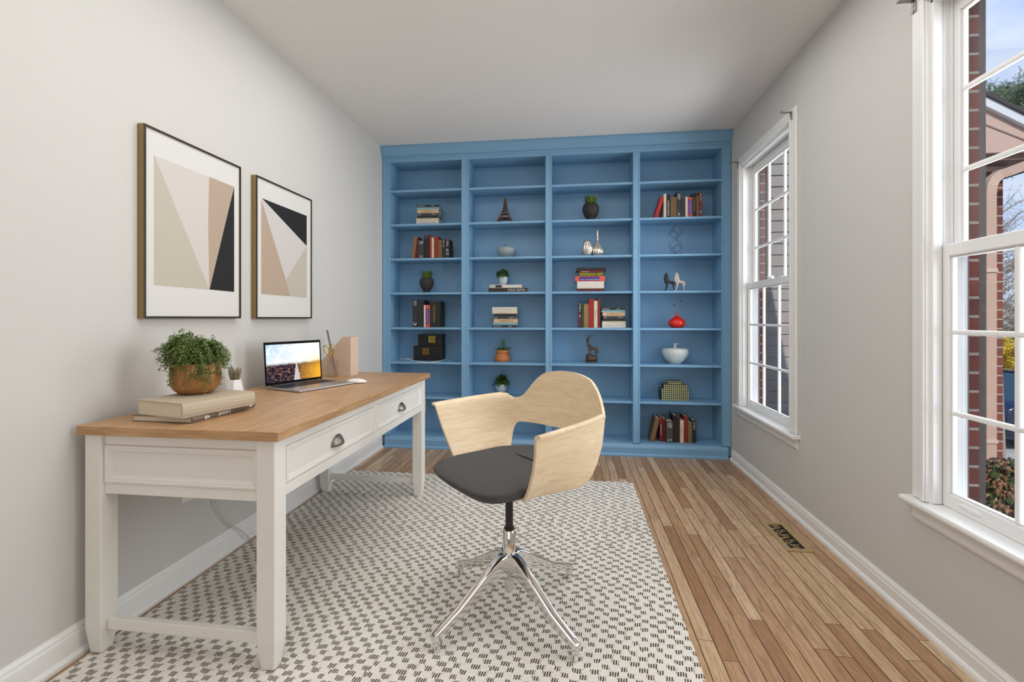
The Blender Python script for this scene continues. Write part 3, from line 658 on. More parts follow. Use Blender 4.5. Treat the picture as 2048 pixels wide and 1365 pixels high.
# lions
def lion(off,mat,lab):
    Yl=4.19; pc=atY(1290+(285+off)/5.935,580.5,Yl); p=Vector((pc.x,Yl,SH[3])); t=thing('animal_figurine',lab,'ornament',p,0,None)
    def L(x,y,dy=0.):
        q=atY(1290+(x+off)/5.935,370+y/5.935,Yl)-Vector((pc.x,Yl,pc.z)); return (q.x,dy,q.z+.004)
    ch_=[[(L(345,1155),.0095),(L(325,1150),.0125),(L(300,1148),.0125),(L(275,1135),.0155),(L(260,1105),.0175),(L(256,1075),.016),(L(254,1056),.0125),(L(252,1047),.009)],
         [(L(254,1056),.010),(L(244,1062),.0085),(L(237,1070),.0062)],
         [(L(240,1085),.0105),(L(240,1115),.0125),(L(250,1150),.0115)],
         [(L(262,1150,-.007),.0115),(L(258,1180,-.009),.0085),(L(250,1212,-.009),.0056),(L(240,1238,-.009),.005),(L(228,1248,-.009),.0045),(L(220,1250,-.009),.0042)],
         [(L(266,1150,.007),.0115),(L(264,1180,.009),.0085),(L(258,1212,.009),.0056),(L(249,1238,.009),.005),(L(238,1248,.009),.0045),(L(230,1250,.009),.0042)],
         [(L(328,1152,-.006),.0115),(L(336,1180,-.008),.0088),(L(333,1203,-.008),.0052),(L(343,1230,-.008),.0045),(L(341,1249,-.008),.0042),(L(334,1251,-.008),.004)],
         [(L(332,1152,.006),.0115),(L(341,1180,.008),.0088),(L(339,1203,.008),.0052),(L(349,1230,.008),.0045),(L(347,1249,.008),.0042),(L(340,1251,.008),.004)],
         [(L(346,1150),.006),(L(352,1165),.004),(L(352,1185),.0035)]]
    body('animal_body',ch_,mat,t,.0011)
    m=MB(); a=L(210,1252); b=L(352,1252); m.box(a[0],b[0],-.016,.016,0,.004); m.obj('base',mat,t,.001,local=True)
lion(0,M('black_cast',(34,40,40),.5,0,.1),'black four-legged animal figurine with thick neck in rightmost bay')
lion(122,M('cream_cast',(206,192,180),.6,0,.06),'cream four-legged animal figurine with thick neck in rightmost bay')
# red bud vase with stems
p=atY(1353.5,655,4.2); p.z=SH[4]; t=thing('bud_vase','squat red vase holding two thin stems in rightmost bay','vase',p)
m=MB(); m.lathe([(0,.001),(.040,0),(.054,.008),(.070,.028),(.073,.044),(.066,.062),(.048,.080),(.026,.094),(.011,.105),(.0065,.118),(.006,.138),(.0045,.139),(.004,.118),(0,.1)],cap=False); m.obj('vase_body',M('red_glaze',(214,34,20),.25,0,.04),t,0,True,local=True)
stem_m=M('pale_stem',(120,138,140),.6); bud_m=M('dark_bud',(46,66,86),.6)
for pts,bx in ((((0,0,.11),(-.002,0,.16),(-.016,0,.195)),(-.020,0,.199)),(((0,0,.11),(.012,0,.17),(.028,0,.226)),(.032,0,.232))):
    m=MB(); m.tube(pts,.0009,5); s_=m.obj('stem',stem_m,t,0,True,local=True); m=MB(); m.sphere(bx,.0055,(1.8,.9,1),12,8); m.obj('bud',bud_m,s_,0,True,local=True)
# black gift boxes with gold emblem
gold_m=M('gold_print',(206,178,66),.35,.5,.05); copper_m=M('copper_print',(160,112,48),.4,.5,.05)
def emblem(m,c,s,y):
    # four mirrored interlaced G-like brackets
    kk=0
    for sx_ in (1,-1):
        for sz_ in (1,-1):
            for x0,x1,z0,z1 in ((.1,1,.80,1),(.80,1,.5,1),(.1,.3,.1,1),(.1,1,.1,.3),(.80,1,.1,.42),(.48,1,.42,.60)):
                kk+=1; m.box(c[0]+sx_*x0*s,c[0]+sx_*x1*s,y-.0008-.00004*kk,y+.0002,c[1]+sz_*z0*s,c[1]+sz_*z1*s)
bxm=M('black_card',(14,14,15),.5,0,.1)
def black_box(u0,u1,vt,Zb,Y,dep,lab,eu,ev,es,em):
    a=atY(u0,600,Y); b=atY(u1,600,Y); zt=atY(u0,vt,Y).z; t=thing('gift_box',lab,'box',((a.x+b.x)/2,Y+dep/2,Zb),0,'black boxes in leftmost bay')
    m=MB(); m.box(a.x,b.x,Y,Y+dep,Zb,zt-.0); m.obj('box_body',bxm,t,.002)
    m=MB(); m.box(a.x-.002,b.x+.002,Y-.002,Y+dep+.002,zt-.022,zt+.001); m.obj('lid',bxm,t,.001)
    c=atY(eu,ev,Y); m=MB(); emblem(m,(c.x,c.z),es,Y-.0025); m.obj('emblem',em,t); return zt+.001
z1=black_box(827,884,692.5,SH[5],4.235,.12,'larger black box with bronze emblem, underneath',851.5,703.5,.030,copper_m)
black_box(836,884.5,669.5,z1+.0005,4.25,.10,'smaller black box with gold emblem, on top',864,679,.031,gold_m)
# patterned boxes
def pat_mat():
    t=NT('woven_diamond_paper'); x,y,z=t.sep(t.coord()); k=math.pi/.0165
    a=t.math('SINE',t.math('MULTIPLY',t.math('ADD',t.math('ADD',x,y),z),k)); b=t.math('SINE',t.math('MULTIPLY',t.math('SUBTRACT',t.math('SUBTRACT',x,y),z),k))
    s=t.math('GREATER_THAN',t.math('MULTIPLY',a,b),.12)
    c=t.mix(s,lin((34,40,24)),t.mix(t.noise(t.coord(),90.),lin((176,172,118)),lin((214,212,160))))
    t.base(c); t.p.inputs['Roughness'].default_value=.6; return t.m
pm=pat_mat(); zb=SH[6]
for i,(u0,u1,vt,lab) in enumerate(((1322.5,1379,777,'largest diamond patterned storage box, bottom of the three'),(1327,1374.5,768,'middle diamond patterned storage box of the three'),(1336.5,1364.5,761.5,'smallest diamond patterned storage box, top of the three'))):
    Y=4.19+.008*i; a=atY(u0,600,Y).x; b=atY(u1,600,Y).x; zt=atY(u0,vt+1.5,Y).z
    t=thing('storage_box',lab,'box',((a+b)/2,Y+.06,zb),0,'patterned boxes in rightmost bay'); hh=zt-zb
    m=MB(); m.box(a+.002,b-.002,Y+.002,Y+.13-.02*i,zb,zt-.002); m.obj('box_body',pm,t,.001)
    m=MB(); m.box(a,b,Y,Y+.132-.02*i,zt-min(.02,hh*.45),zt); m.obj('lid',pm,t,.0015); zb=zt+.0004
# white cable on shelf
cab_m=M('white_cable',(236,236,238),.4,0,.02)
def zz(x,y): return (740+x/3.792,570+y/3.792)
z=SH[5]+.0035; pts=[]
def oz(x,y):
    u,v=zz(x,y); q=atZ(u,v,z); q.y=min(max(q.y,FY-.004),BP-.01); a=atY(u,v,q.y); return Vector((a.x,q.y,a.z if q.y<FY else z))
m=MB(); A=atY(*zz(210,488),BP-.01); 
ch=[A,atY(*zz(197,515),4.3),atY(*zz(191,540),4.25),oz(195,556),oz(240,560),oz(300,570),oz(370,584),oz(430,590),oz(490,588),oz(540,575),oz(575,562),oz(560,553),oz(480,553),oz(330,553),oz(210,553),oz(158,556)]
m.tube(smooth([Vector(q) for q in ch]),.0042,8); tag(setorigin(m.obj('cable',cab_m,smooth=True),(-1.5,4.2,SH[5])),'white cable looped around the black boxes in the leftmost bay','cable')
t=thing('outlet_plate','white outlet plate on bookcase back beside the desk leg','outlet',(-1.28,BP,.35))
m=MB(); c=atY(850,815,BP); m.box(c.x-.06,c.x+.012,BP-.005,BP-.0003,.27,.39); m.obj('plate',vinyl_m,t,.002)
m=MB(); m.box(c.x-.035,c.x-.013,BP-.008,BP-.005,.34,.37); m.box(c.x-.035,c.x-.013,BP-.008,BP-.005,.29,.32); m.obj('socket',trim_m,t,.002)
# ------------------------------------------------------------------ rug, vent
m=MB(); RX0,RX1,RY0,RY1=-1.668,.43,.55,3.41
nx,ny=90,120; gv=[]
rnd=random.Random(3)
top=[[m.b.verts.new((RX0+(RX1-RX0)*i/nx+(rnd.uniform(-.002,.002) if i in(0,nx) else 0),RY0+(RY1-RY0)*j/ny+(rnd.uniform(-.004,.004) if j in (0,ny) else 0),.008)) for j in range(ny+1)] for i in range(nx+1)]
for i in range(nx):
    for j in range(ny): m.b.faces.new((top[i][j],top[i+1][j],top[i+1][j+1],top[i][j+1]))
bo=[e for e in m.b.edges if e.is_boundary]; r=bmesh.ops.extrude_edge_only(m.b,edges=bo)
for v in r['geom']:
    if isinstance(v,bmesh.types.BMVert): v.co.z=.0005
ro=m.obj('area_rug',rug_m); setorigin(ro,(-.6,2.,0)); tag(ro,'cream woven rug with dark dashes under desk and chair','rug')
brass_m=M('antique_brass',(200,176,132),.4,.55,.08,50)
VX0,VX1,VY0,VY1=1.079,1.205,2.516,2.854
t=thing('floor_register','brass scrollwork floor vent by the window wall','vent',((VX0+VX1)/2,(VY0+VY1)/2,0))
m=MB(); b=.026
m.box(VX0,VX0+b,VY0,VY1,.0004,.008); m.box(VX1-b,VX1,VY0,VY1,.0004,.008); m.box(VX0+b,VX1-b,VY0,VY0+b,.0004,.008); m.box(VX0+b,VX1-b,VY1-b,VY1,.0004,.008); m.obj('frame',brass_m,t,.0015)
m=MB(); m.box(VX0+b-.001,VX1-b+.001,VY0+b-.001,VY1-b+.001,.0003,.0012); m.obj('duct_shade',M('duct_shade_black',(16,12,10),.9),t)  # flat black plate paints in the shade inside the duct; no hole below
m=MB(); iw=VX1-VX0-2*b; il=VY1-VY0-2*b; cx=(VX0+VX1)/2
for k in range(5):
    cy=VY0+b+il*(k+.5)/5; s=1 if k%2 else -1; pts=[]
    for q in range(15):
        a=q/14*2*math.pi*1.15; r=iw*.36*(1-.045*q); pts.append((cx+s*r*math.cos(a)*.9,cy+r*math.sin(a)*.62,.003))
    m.tube(pts,.0016,5); m.tube([(VX0+b,cy-il/10,.003),(cx-s*iw*.1,cy-il/14,.003),(cx+s*iw*.15,cy+il/17,.003),(VX1-b,cy+il/10,.003)],.0016,5); m.tube([(VX0+b,cy+il/10,.003),(cx-s*iw*.3,cy+il/30,.003),(cx-s*iw*.32,cy-il/30,.003),(VX0+b,cy-il/12,.003)],.0015,5)
m.obj('scrollwork',brass_m,t,0,True)
# ------------------------------------------------------------------ pictures
fr_gold=M('brushed_gold',(150,126,84),.38,.75,.08,40); fr_dark=M('dark_bronze_edge',(70,64,54),.35,.6,.08)
pap=M('mat_paper',(217,215,212),.8,0,.01)
cG=M('print_sage',(190,183,167),.8,0,.03); cL=M('print_blush',(206,200,196),.8,0,.02); cB=M('print_tan',(180,160,141),.8,0,.03); cK=M('print_black',(22,22,23),.7,0,.05)
def picture(y0,y1,z0,z1,polys,lab):
    t=thing('framed_print',lab,'picture',(XL,(y0+y1)/2,z0),0,'framed abstract prints over the desk')
    X=XL+.032
    m=MB(); w=.0095
    for a,b,c,d in ((y0,y0+w,z0,z1),(y1-w,y1,z0,z1),(y0+w,y1-w,z0,z0+w),(y0+w,y1-w,z1-w,z1)): m.box(XL+.001,X-.003,a,b,c,d)
    m.obj('frame',fr_gold,t,.0006)
    m=MB()
    for a,b,c,d in ((y0,y0+w,z0,z1),(y1-w,y1,z0,z1),(y0+w,y1-w,z0,z0+w),(y0+w,y1-w,z1-w,z1)): m.box(X-.003,X,a,b,c,d)
    m.obj('front_edge',fr_dark,t,.0008)
    m=MB(); m.box(XL+.002,X-.006,y0+w,y1-w,z0+w,z1-w); pp=m.obj('paper',pap,t)
    m=MB()
    for mi,pl in polys:
        m.mi=mi; m.prism([Vector((X-.006,*atX(240+x/3.102,220+y/3.102,X-.006)[1:])) for x,y in pl],(.0006,0,0))
    m.obj('artwork',[cG,cL,cB,cK],t)
picture(1.664,2.216,1.177,1.957,[(0,((210,282),(210,1087),(553,1115))),(1,((211,282),(553,415),(546,700),(553,1115))),(2,((553,415),(708,478),(553,1115),(546,700))),(3,((708,480),(708,1130),(555,1115)))],'larger framed print with black sliver at right, nearer the viewer')
picture(2.334,2.88,1.175,1.954,[(3,((880,548),(1158,658),(1158,845))),(1,((880,552),(1158,848),(1028,1055))),(2,((876,552),(876,1143),(1055,1157),(1028,1055))),(0,((1158,850),(1158,1167),(1055,1157),(1028,1055)))],'framed print with black triangle at top right, nearer the bookcase')
# ------------------------------------------------------------------ desk
DZ=.807
def ring(m,rect,prof,fn,fill=True):
    a0,a1,b0,b1=rect; rs=[]
    for ins,h in prof: rs.append([m.b.verts.new(fn(a,b,h)) for a,b in ((a0+ins,b0+ins),(a1-ins,b0+ins),(a1-ins,b1-ins),(a0+ins,b1-ins))])
    for p,q in zip(rs,rs[1:]):
        for i in range(4): m.b.faces.new((p[i],p[(i+1)%4],q[(i+1)%4],q[i])).material_index=m.mi
    if fill: m.b.faces.new(rs[-1]).material_index=m.mi
desk=thing('writing_desk','cream painted desk with oak top standing along the left wall','desk',(-1.32,2.24,.008))
B0=.0085
m=MB(); m.box(-1.696,-.945,1.412,3.066,.776,DZ); dt=m.obj('desk_top',[oak_m,oak_end],desk,.0025)
for p_ in dt.data.polygons:
    if abs(p_.normal.y)>.9: p_.material_index=1
LX=((-1.68,-1.615),(-1.034,-.967)); LY=((1.427,1.491),(2.955,3.02))
for x0,x1 in LX:
    for y0,y1 in LY:
        m=MB(); cx=(x0+x1)/2; cy=(y0+y1)/2; hx=(x1-x0)/2; hy=(y1-y0)/2; rs=[]
        for z,k in ((B0,.68),(.035,.78),(.085,.95),(.105,1.),(.776,1.)): rs.append([m.b.verts.new((cx+sx_*hx*k,cy+sy_*hy*k,z)) for sx_,sy_ in ((-1,-1),(1,-1),(1,1),(-1,1))])
        for p,q in zip(rs,rs[1:]):
            for i in range(4): m.b.faces.new((p[i],p[(i+1)%4],q[(i+1)%4],q[i]))
        m.b.faces.new(rs[0][::-1]); m.b.faces.new(rs[-1]); m.obj('leg',desk_m,desk,.004)
# front apron with drawer openings
FX=-.972; dr=((1.497,2.219),(2.253,2.953)); dz0,dz1=.609,.740
m=MB(); m.box(FX-.02,FX,1.491,2.955,dz1,.776); m.box(FX-.02,FX,1.491,2.955,.572,dz0)
m.box(FX-.02,FX,1.491,dr[0][0],dz0,dz1); m.box(FX-.02,FX,dr[0][1],dr[1][0],dz0,dz1); m.box(FX-.02,FX,dr[1][1],2.955,dz0,dz1); m.obj('front_apron',desk_m,desk,.001)
m=MB(); m.box(-1.675,-1.655,1.491,2.955,.572,.776); m.obj('back_apron',desk_m,desk,.001)
for (a,b) in dr:
    m=MB(); g_=.0022
    ring(m,(a+g_,b-g_,dz0+g_,dz1-g_),[(0,-.25),(0,-.001),(.001,0),(.010,0),(.013,-.003),(.016,-.0025),(.022,-.006),(.026,-.006)],lambda p,q,h:(FX+h,p,q))
    d_=m.obj('drawer',desk_m,desk)
    yc=(a+b)/2; zc=.664
    m=MB(); vs=m.sphere((0,0,0),1.,(1,1,1),28,16)
    bmesh.ops.bisect_plane(m.b,geom=m.b.verts[:]+m.b.edges[:]+m.b.faces[:],plane_co=(0,0,0),plane_no=(-1,0,0),clear_outer=True)
    bmesh.ops.bisect_plane(m.b,geom=m.b.verts[:]+m.b.edges[:]+m.b.faces[:],plane_co=(0,0,0),plane_no=(0,0,-1),clear_outer=True)
    bmesh.ops.scale(m.b,vec=(.024,.044,.036),verts=m.b.verts[:]); bmesh.ops.translate(m.b,vec=(FX-.0055,yc,zc-.016),verts=m.b.verts[:])
    m.obj('cup_pull',pewter_m,d_,0,True,solid=.002)
    m=MB(); pts=[(FX-.0045,yc+(.049)*math.cos(math.pi*k/20),zc-.017+.041*math.sin(math.pi*k/20)) for k in range(21)]; m.tube(pts,.0035,6); m.obj('pull_flange',pewter_m,d_,0,True)
for yo,s in ((1.440,-1),(3.008,1)):
    m=MB(); y0,y1=sorted((yo,yo-s*.02)); m.box(-1.615,-1.034,y0,y1,.738,.776); m.box(-1.615,-1.034,y0,y1,.567,.603); m.obj('end_rail',desk_m,desk,.0015)
    m=MB(); ring(m,(-1.6145,-1.0345,.6035,.7375),[(0,-.02),(0,.001),(.003,.0045),(.009,.006),(.014,.003),(.017,.0035),(.022,-.003),(.028,-.009),(.030,-.009)],lambda p,q,h:(p,yo+s*h,q)); m.obj('end_panel',desk_m,desk)
    m=MB(); yc=(LY[0] if s<0 else LY[1]); yc=(yc[0]+yc[1])/2; m.box(-1.615,-1.034,yc-.012,yc+.012,.088,.126); m.obj('stretcher',desk_m,desk,.003)
# ------------------------------------------------------------------ desk objects
def zrot(o): return o
# two books
tb=M('taupe_cloth',(186,172,150),.7,0,.04,60,.1,500); bb=M('brown_cloth',(118,98,84),.65,0,.05,60,.1,500)
pgm=M('cream_pages',(216,204,182),.8,0,.12,260,.3,600)
def bigbook(lab,loc,rz,L,W,t,cov,hard):
    # spine along +Y at x=W side (faces +X). local: x 0..W, y 0..L
    o=thing('book',lab,'book',loc,rz,'books under the copper pot'); c=.0025
    m=MB(); m.box(0,W,0,L,0,c); m.box(0,W,0,L,t-c,t)
    pr=[(W-.004,c),(W-.001,c*.5),(W+.0035,t*.25),(W+.005,t*.5),(W+.0035,t*.75),(W-.001,t-c*.5),(W-.004,t-c)]
    m.prism([(x,0,z) for x,z in pr],(0,L,0)); m.obj('cover',cov,o,.0008,local=True)
    m=MB(); m.box(.005,W-.0045,.004,L-.004,c+.0002,t-c-.0002); m.obj('page_block',pgm,o,local=True); return o
o=bigbook('brown book with white spine marks, beneath the taupe book',(-1.571,1.500,DZ+.0003),math.radians(-2.),.313,.246,.022,bb,1)
wi=M('white_ink',(226,220,212),.6)
for y0,y1,n in ((.052,.058,1),(.062,.072,0),(.116,.119,2),(.124,.136,0),(.139,.149,0),(.152,.164,0),(.170,.173,2),(.28,.292,0)):
    m=MB()
    if n==0: m.box(.2505,.2517,y0,y0+(y1-y0)*.32,.005,.017); m.box(.2505,.2517,y0+(y1-y0)*.32,y1,.009,.013); m.box(.2505,.2517,y0+(y1-y0)*.8,y1,.005,.017)
    else: m.box(.2505,.2517,y0,y1,.002 if n==2 else .004,.020 if n==2 else .018)
    m.obj('spine_mark',wi,o,0,local=True)
bigbook('thick taupe cloth book carrying the copper pot',(-1.5665,1.513,DZ+.0227),math.radians(-12.5),.293,.235,.053,tb,1)
BT=DZ+.0227+.053
# copper pot
t=thing('potted_plant','bushy trailing green plant in copper pot on the books','plant',(-1.468,1.672,BT+.0004)); t.scale=(.85,.85,1.1)
cop=M('copper_glaze',(168,116,66),.3,.35,.1,14)
m=MB(); m.lathe([(0,.0),(.050,0),(.068,.004),(.085,.014),(.096,.029),(.101,.046),(.102,.075),(.1005,.108),(.0985,.111),(.095,.111),(.094,.1),(0,.096)],seg=64,cap=False); m.obj('pot',cop,t,0,True,local=True)
m=MB(); m.lathe([(.094,.097),(.05,.102),(.001,.104)],cap=False); m.obj('soil',soil_m,t,local=True)
lf=leaf_mat('trailing_leaves',(58,84,40),(138,156,90)); rnd=random.Random(11)
m=MB(); st=MB()
def okp(q): return not (math.hypot(q.x,q.y)<.1045 and q.z<.110) and q.z>.004
for i in range(460):
    a=rnd.uniform(0,2*math.pi); r0=.085*math.sqrt(rnd.random()); out=rnd.uniform(.0,.052); hump=.030*math.exp(-((a-3.7)/1.)**2)+.012*math.exp(-((a-.3)/.7)**2)
    hgt=(rnd.uniform(.03,.092)+hump*1.15)*(1.1-.4*r0/.085); hang=(rnd.choice((.02,.04,.055,.075,.095)) if math.cos(a+.85)>.45 else rnd.choice((0,.01,.02,.035))) if r0+out>.088 else 0
    b=Vector((r0*math.cos(a),r0*math.sin(a),.10)); dr_=Vector((math.cos(a),math.sin(a),0)); tn=Vector((rnd.gauss(0,1),rnd.gauss(0,1),0))*.009
    p1=b+dr_*out*.3+tn*.5+Vector((0,0,hgt)); p2=b+dr_*out*.8+tn+Vector((0,0,hgt*rnd.uniform(.85,1.1)-.008)); p3=b+dr_*(out+.012)+tn*1.5+Vector((rnd.gauss(0,.006),rnd.gauss(0,.006),hgt*rnd.uniform(.4,.9)-hang))
    rr=math.hypot(p3.x,p3.y)
    if p3.z<.112 and rr<.116: k=.116/max(rr,1e-4); p3.x*=k; p3.y*=k
    P_=smooth([b,p1,p2,p3],5)
    st.tube(P_[::3]+[P_[-1]],.0004,3)
    for q,pp in enumerate(P_[3:]):
        for s_ in range(6):
            an=rnd.uniform(0,6.28); d=Vector((math.cos(an),math.sin(an),rnd.uniform(-.6,.6))); pq=pp+Vector((rnd.gauss(0,.004),rnd.gauss(0,.004),rnd.gauss(0,.004)))
            if okp(pq) and okp(pq+d*.008): m.leaf(pq,d,(rnd.uniform(-.7,.7),rnd.uniform(-.7,.7),1),rnd.uniform(.0055,.0085),rnd.uniform(.005,.007),.2)
m.obj('foliage',lf,t,local=True); st.obj('stems',leaf_mat('stem_green',(70,84,40),(110,120,70)),t,local=True)
# succulent
t=thing('potted_succulent','small striped succulent in white faceted pot behind the books','plant',(-1.64,2.108,DZ+.0003))
wc=M('white_ceramic',(232,231,229),.4,0,.02)
m=MB(); m.lathe([(.040,0),(.046,.001),(.030,.070),(.027,.070),(.026,.064),(0,.062)],seg=6,cap=False); m.obj('pot',wc,t,.001,local=True)
suc=NT('striped_succulent'); sx3=suc.sep(suc.coord()); sw=suc.math('SINE',suc.math('ADD',suc.math('MULTIPLY',sx3[2],900.),suc.math('MULTIPLY',suc.noise(suc.coord(),60.),4.)))
suc.base(suc.mix(suc.math('GREATER_THAN',sw,.25),lin((92,80,62)),lin((158,144,118)))); suc.p.inputs['Roughness'].default_value=.6
m=MB()
for a,tl,L,w in ((.4,.28,.072,.012),(1.5,.2,.075,.012),(2.5,.3,.07,.012),(3.4,.36,.066,.011),(4.5,.15,.088,.013),(5.5,.3,.07,.012),(0,.05,.06,.014),(6.1,.42,.06,.01),(3.0,.12,.07,.012)):
    d=Vector((math.cos(a)*math.sin(tl),math.sin(a)*math.sin(tl),math.cos(tl))); c0=Vector((math.cos(a)*.01,math.sin(a)*.01,.060))
    m.tube([c0,c0+d*L*.35,c0+d*L*.7+Vector((0,0,.002)),c0+d*L+Vector((-math.cos(a)*.003,-math.sin(a)*.003,.002))],[w*.5,w*.6,w*.4,.0006],8)
m.obj('leaves',suc.m,t,0,True,local=True)
# laptop
t=thing('laptop','open silver laptop showing a sunset city picture on desk','laptop',(-1.5225,2.4255,DZ+.0005),math.radians(-20))
alu=M('aluminium',(178,174,172),.35,.85,.03,60); LW,LD=.360,.262
m=MB(); m.box(0,LD,-LW/2,LW/2,.001,.012); m.obj('base',alu,t,.003,local=True)
m=MB(); 
for x in (.03,LD-.03):
    for y in (-LW/2+.03,LW/2-.03): m.cyl((x,y,-.0004),(x,y,.0012),.008,seg=12)
m.obj('rubber_foot',black_m,t,local=True)
m=MB(); m.box(.026,.142,-.160,.160,.0119,.0124); kb=m.obj('keyboard',black_m,t,local=True)
m=MB()
for r_ in range(6):
    n_=14 if r_<5 else 8
    for c_ in range(n_):
        y0=-.157+.314*c_/n_; m.box(.029+r_*.0188,.029+r_*.0188+.0158,y0+.0015,y0+.314/n_-.0015,.0124,.0130)
m.obj('keys',M('key_caps',(34,34,36),.5,0,.05),kb,local=True)
m=MB(); m.box(.160,.258,-.075,.075,.0119,.0121); m.obj('trackpad',M('trackpad_grey',(166,163,161),.3,.5,.02),t,local=True)
m=MB(); m.cyl((.004,-LW/2+.04,.012),(.004,LW/2-.04,.012),.0055,seg=16); m.obj('hinge',black_m,t,local=True)
tl=math.radians(4.); rotm=Matrix.Translation((.004,0,.014))@Matrix.Rotation(-tl,4,'Y')
def lidbox(x0,x1,y0,y1,z0,z1,nm,mt,bv=0.,par=None):
    m=MB(); m.box(x0,x1,y0,y1,z0,z1); bmesh.ops.transform(m.b,matrix=rotm,verts=m.b.verts[:]); return m.obj(nm,mt,par or t,bv,local=True)
LH=.229
ld=lidbox(-.006,-.0012,-LW/2,LW/2,0,LH,'lid',alu,.0015); lidbox(-.0012,.0003,-LW/2,LW/2,.001,LH,'bezel',M('bezel_black',(9,9,10),.7,0,.05,30,0,None,.1),.0005,ld)
def screen_mat():
    t=NT('laptop_screen'); em=t.node('ShaderNodeEmission'); s=t.sep(t.coord('UV')); x,y=s[0],s[1]
    n=t.noise(t.mapping(t.coord('UV'),(6,9,1)),2.4,8,.68,.0); n2=t.noise(t.mapping(t.coord('UV'),(5,4,1)),1.4,4,.6,1.)
    sky=t.mix(t.math('MULTIPLY',t.math('SUBTRACT',1.,x),t.math('MULTIPLY',y,.85)),(1.,.97,.93,1),lin((140,196,238)))
    sky=t.mix(t.ramp(n2,[(.42,(0,0,0,1)),(.7,(1,1,1,1))]),sky,(1,1,1,1))
    glow=t.math('MULTIPLY',t.ramp(x,[(.5,(0,0,0,1)),(1,(1,1,1,1))]),t.ramp(y,[(.25,(1,1,1,1)),(.75,(0,0,0,1))]))
    sky=t.mix(glow,sky,lin((255,205,80)))
    city=t.ramp(n,[(.42,lin((16,24,44))),(.53,lin((58,52,62))),(.62,lin((190,118,70))),(.76,lin((250,200,140)))])
    city=t.mix(t.math('MULTIPLY',glow,1.),city,lin((250,180,50)))
    hz=t.math('ADD',.47,t.math('MULTIPLY',t.math('SUBTRACT',n2,.5),.10))
    c=t.mix(t.ramp(t.math('ADD',.5,t.math('MULTIPLY',t.math('SUBTRACT',y,hz),14.)),[(0,(0,0,0,1)),(1,(1,1,1,1))]),city,sky)
    w=t.math('ADD',.006,t.math('MULTIPLY',t.math('SUBTRACT',.5,y),.11)); road=t.math('MULTIPLY',t.math('LESS_THAN',t.math('ABSOLUTE',t.math('SUBTRACT',x,.535)),w),t.math('LESS_THAN',y,.52))
    c=t.mix(t.math('MULTIPLY',road,.9),c,t.mix(t.noise(t.mapping(t.coord('UV'),(60,12,1)),2.),lin((120,122,140)),lin((255,252,246))))
    bar=t.math('MULTIPLY',t.math('LESS_THAN',y,.06),t.math('LESS_THAN',t.math('ABSOLUTE',t.math('SUBTRACT',x,.5)),.25)); c=t.mix(t.math('MULTIPLY',bar,.0),c,lin((190,215,235)))
    t.link(c,em.inputs[0]); em.inputs[1].default_value=1.15; t.link(em.outputs[0],t.n['Material Output'].inputs[0]); return t.m
me=D.meshes.new('display'); bm=bmesh.new(); vs=[bm.verts.new(rotm@Vector(c)) for c in ((.0006,-LW/2+.009,.014),(.0006,LW/2-.009,.014),(.0006,LW/2-.009,LH-.014),(.0006,-LW/2+.009,LH-.014))]; fc=bm.faces.new(vs); ul=bm.loops.layers.uv.new('UVMap')
for l_,uv in zip(fc.loops,((0,0),(1,0),(1,1),(0,1))): l_[ul].uv=uv
bm.to_mesh(me); bm.free(); me.materials.append(screen_mat()); q=D.objects.new('display',me); COL.objects.link(q); q.parent=ld
# mouse
t=thing('computer_mouse','white wireless mouse beside the laptop','mouse',(-1.222,2.548,DZ+.0003),math.radians(-8))
m=MB(); vs=m.sphere((0,0,0),1.,(.033,.062,.021),32,20)
for v in m.b.verts:
    v.co.z=max(v.co.z,-.0)*(1-.0*v.co.y)+.004; v.co.x*=1.0
    k=1-abs(v.co.y/.062)**3*.10; v.co.x*=k
bmesh.ops.rotate(m.b,cent=(0,0,0),matrix=Matrix.Rotation(math.radians(-80),3,'Z'),verts=m.b.verts[:])
m.obj('shell',M('white_gloss',(236,235,232),.18,0,.01),t,0,True,local=True)
m=MB(); m.lathe([(.0,0),(.026,0),(.028,.004),(.028,.0045),(0,.0045)],cap=False); bmesh.ops.scale(m.b,vec=(2.1,1.08,1),verts=m.b.verts[:]); m.obj('bottom_plate',alu,t,local=True)
# magazine file
t=thing('magazine_file','blush pink magazine file at the back of the desk','file box',(-1.53,2.91,DZ+.0003),math.radians(-9))
pk=M('blush_card',(210,186,167),.6,0,.02); pw=.085; prf=[(-.132,0),(.132,0),(.132,.250),(.073,.250),(-.132,.047)]
for y in (-pw/2,pw/2-.003):
    m=MB(); m.prism([(x,y,z) for x,z in prf],(0,.003,0)); m.obj('side_panel',pk,t,local=True)
m=MB(); m.box(.129,.132,-pw/2+.003,pw/2-.003,0,.250); m.obj('spine_panel',pk,t,local=True)
m=MB(); m.box(-.132,.129,-pw/2+.003,pw/2-.003,0,.003); m.box(-.132,-.129,-pw/2+.003,pw/2-.003,.003,.047); m.obj('tray',pk,t,local=True)
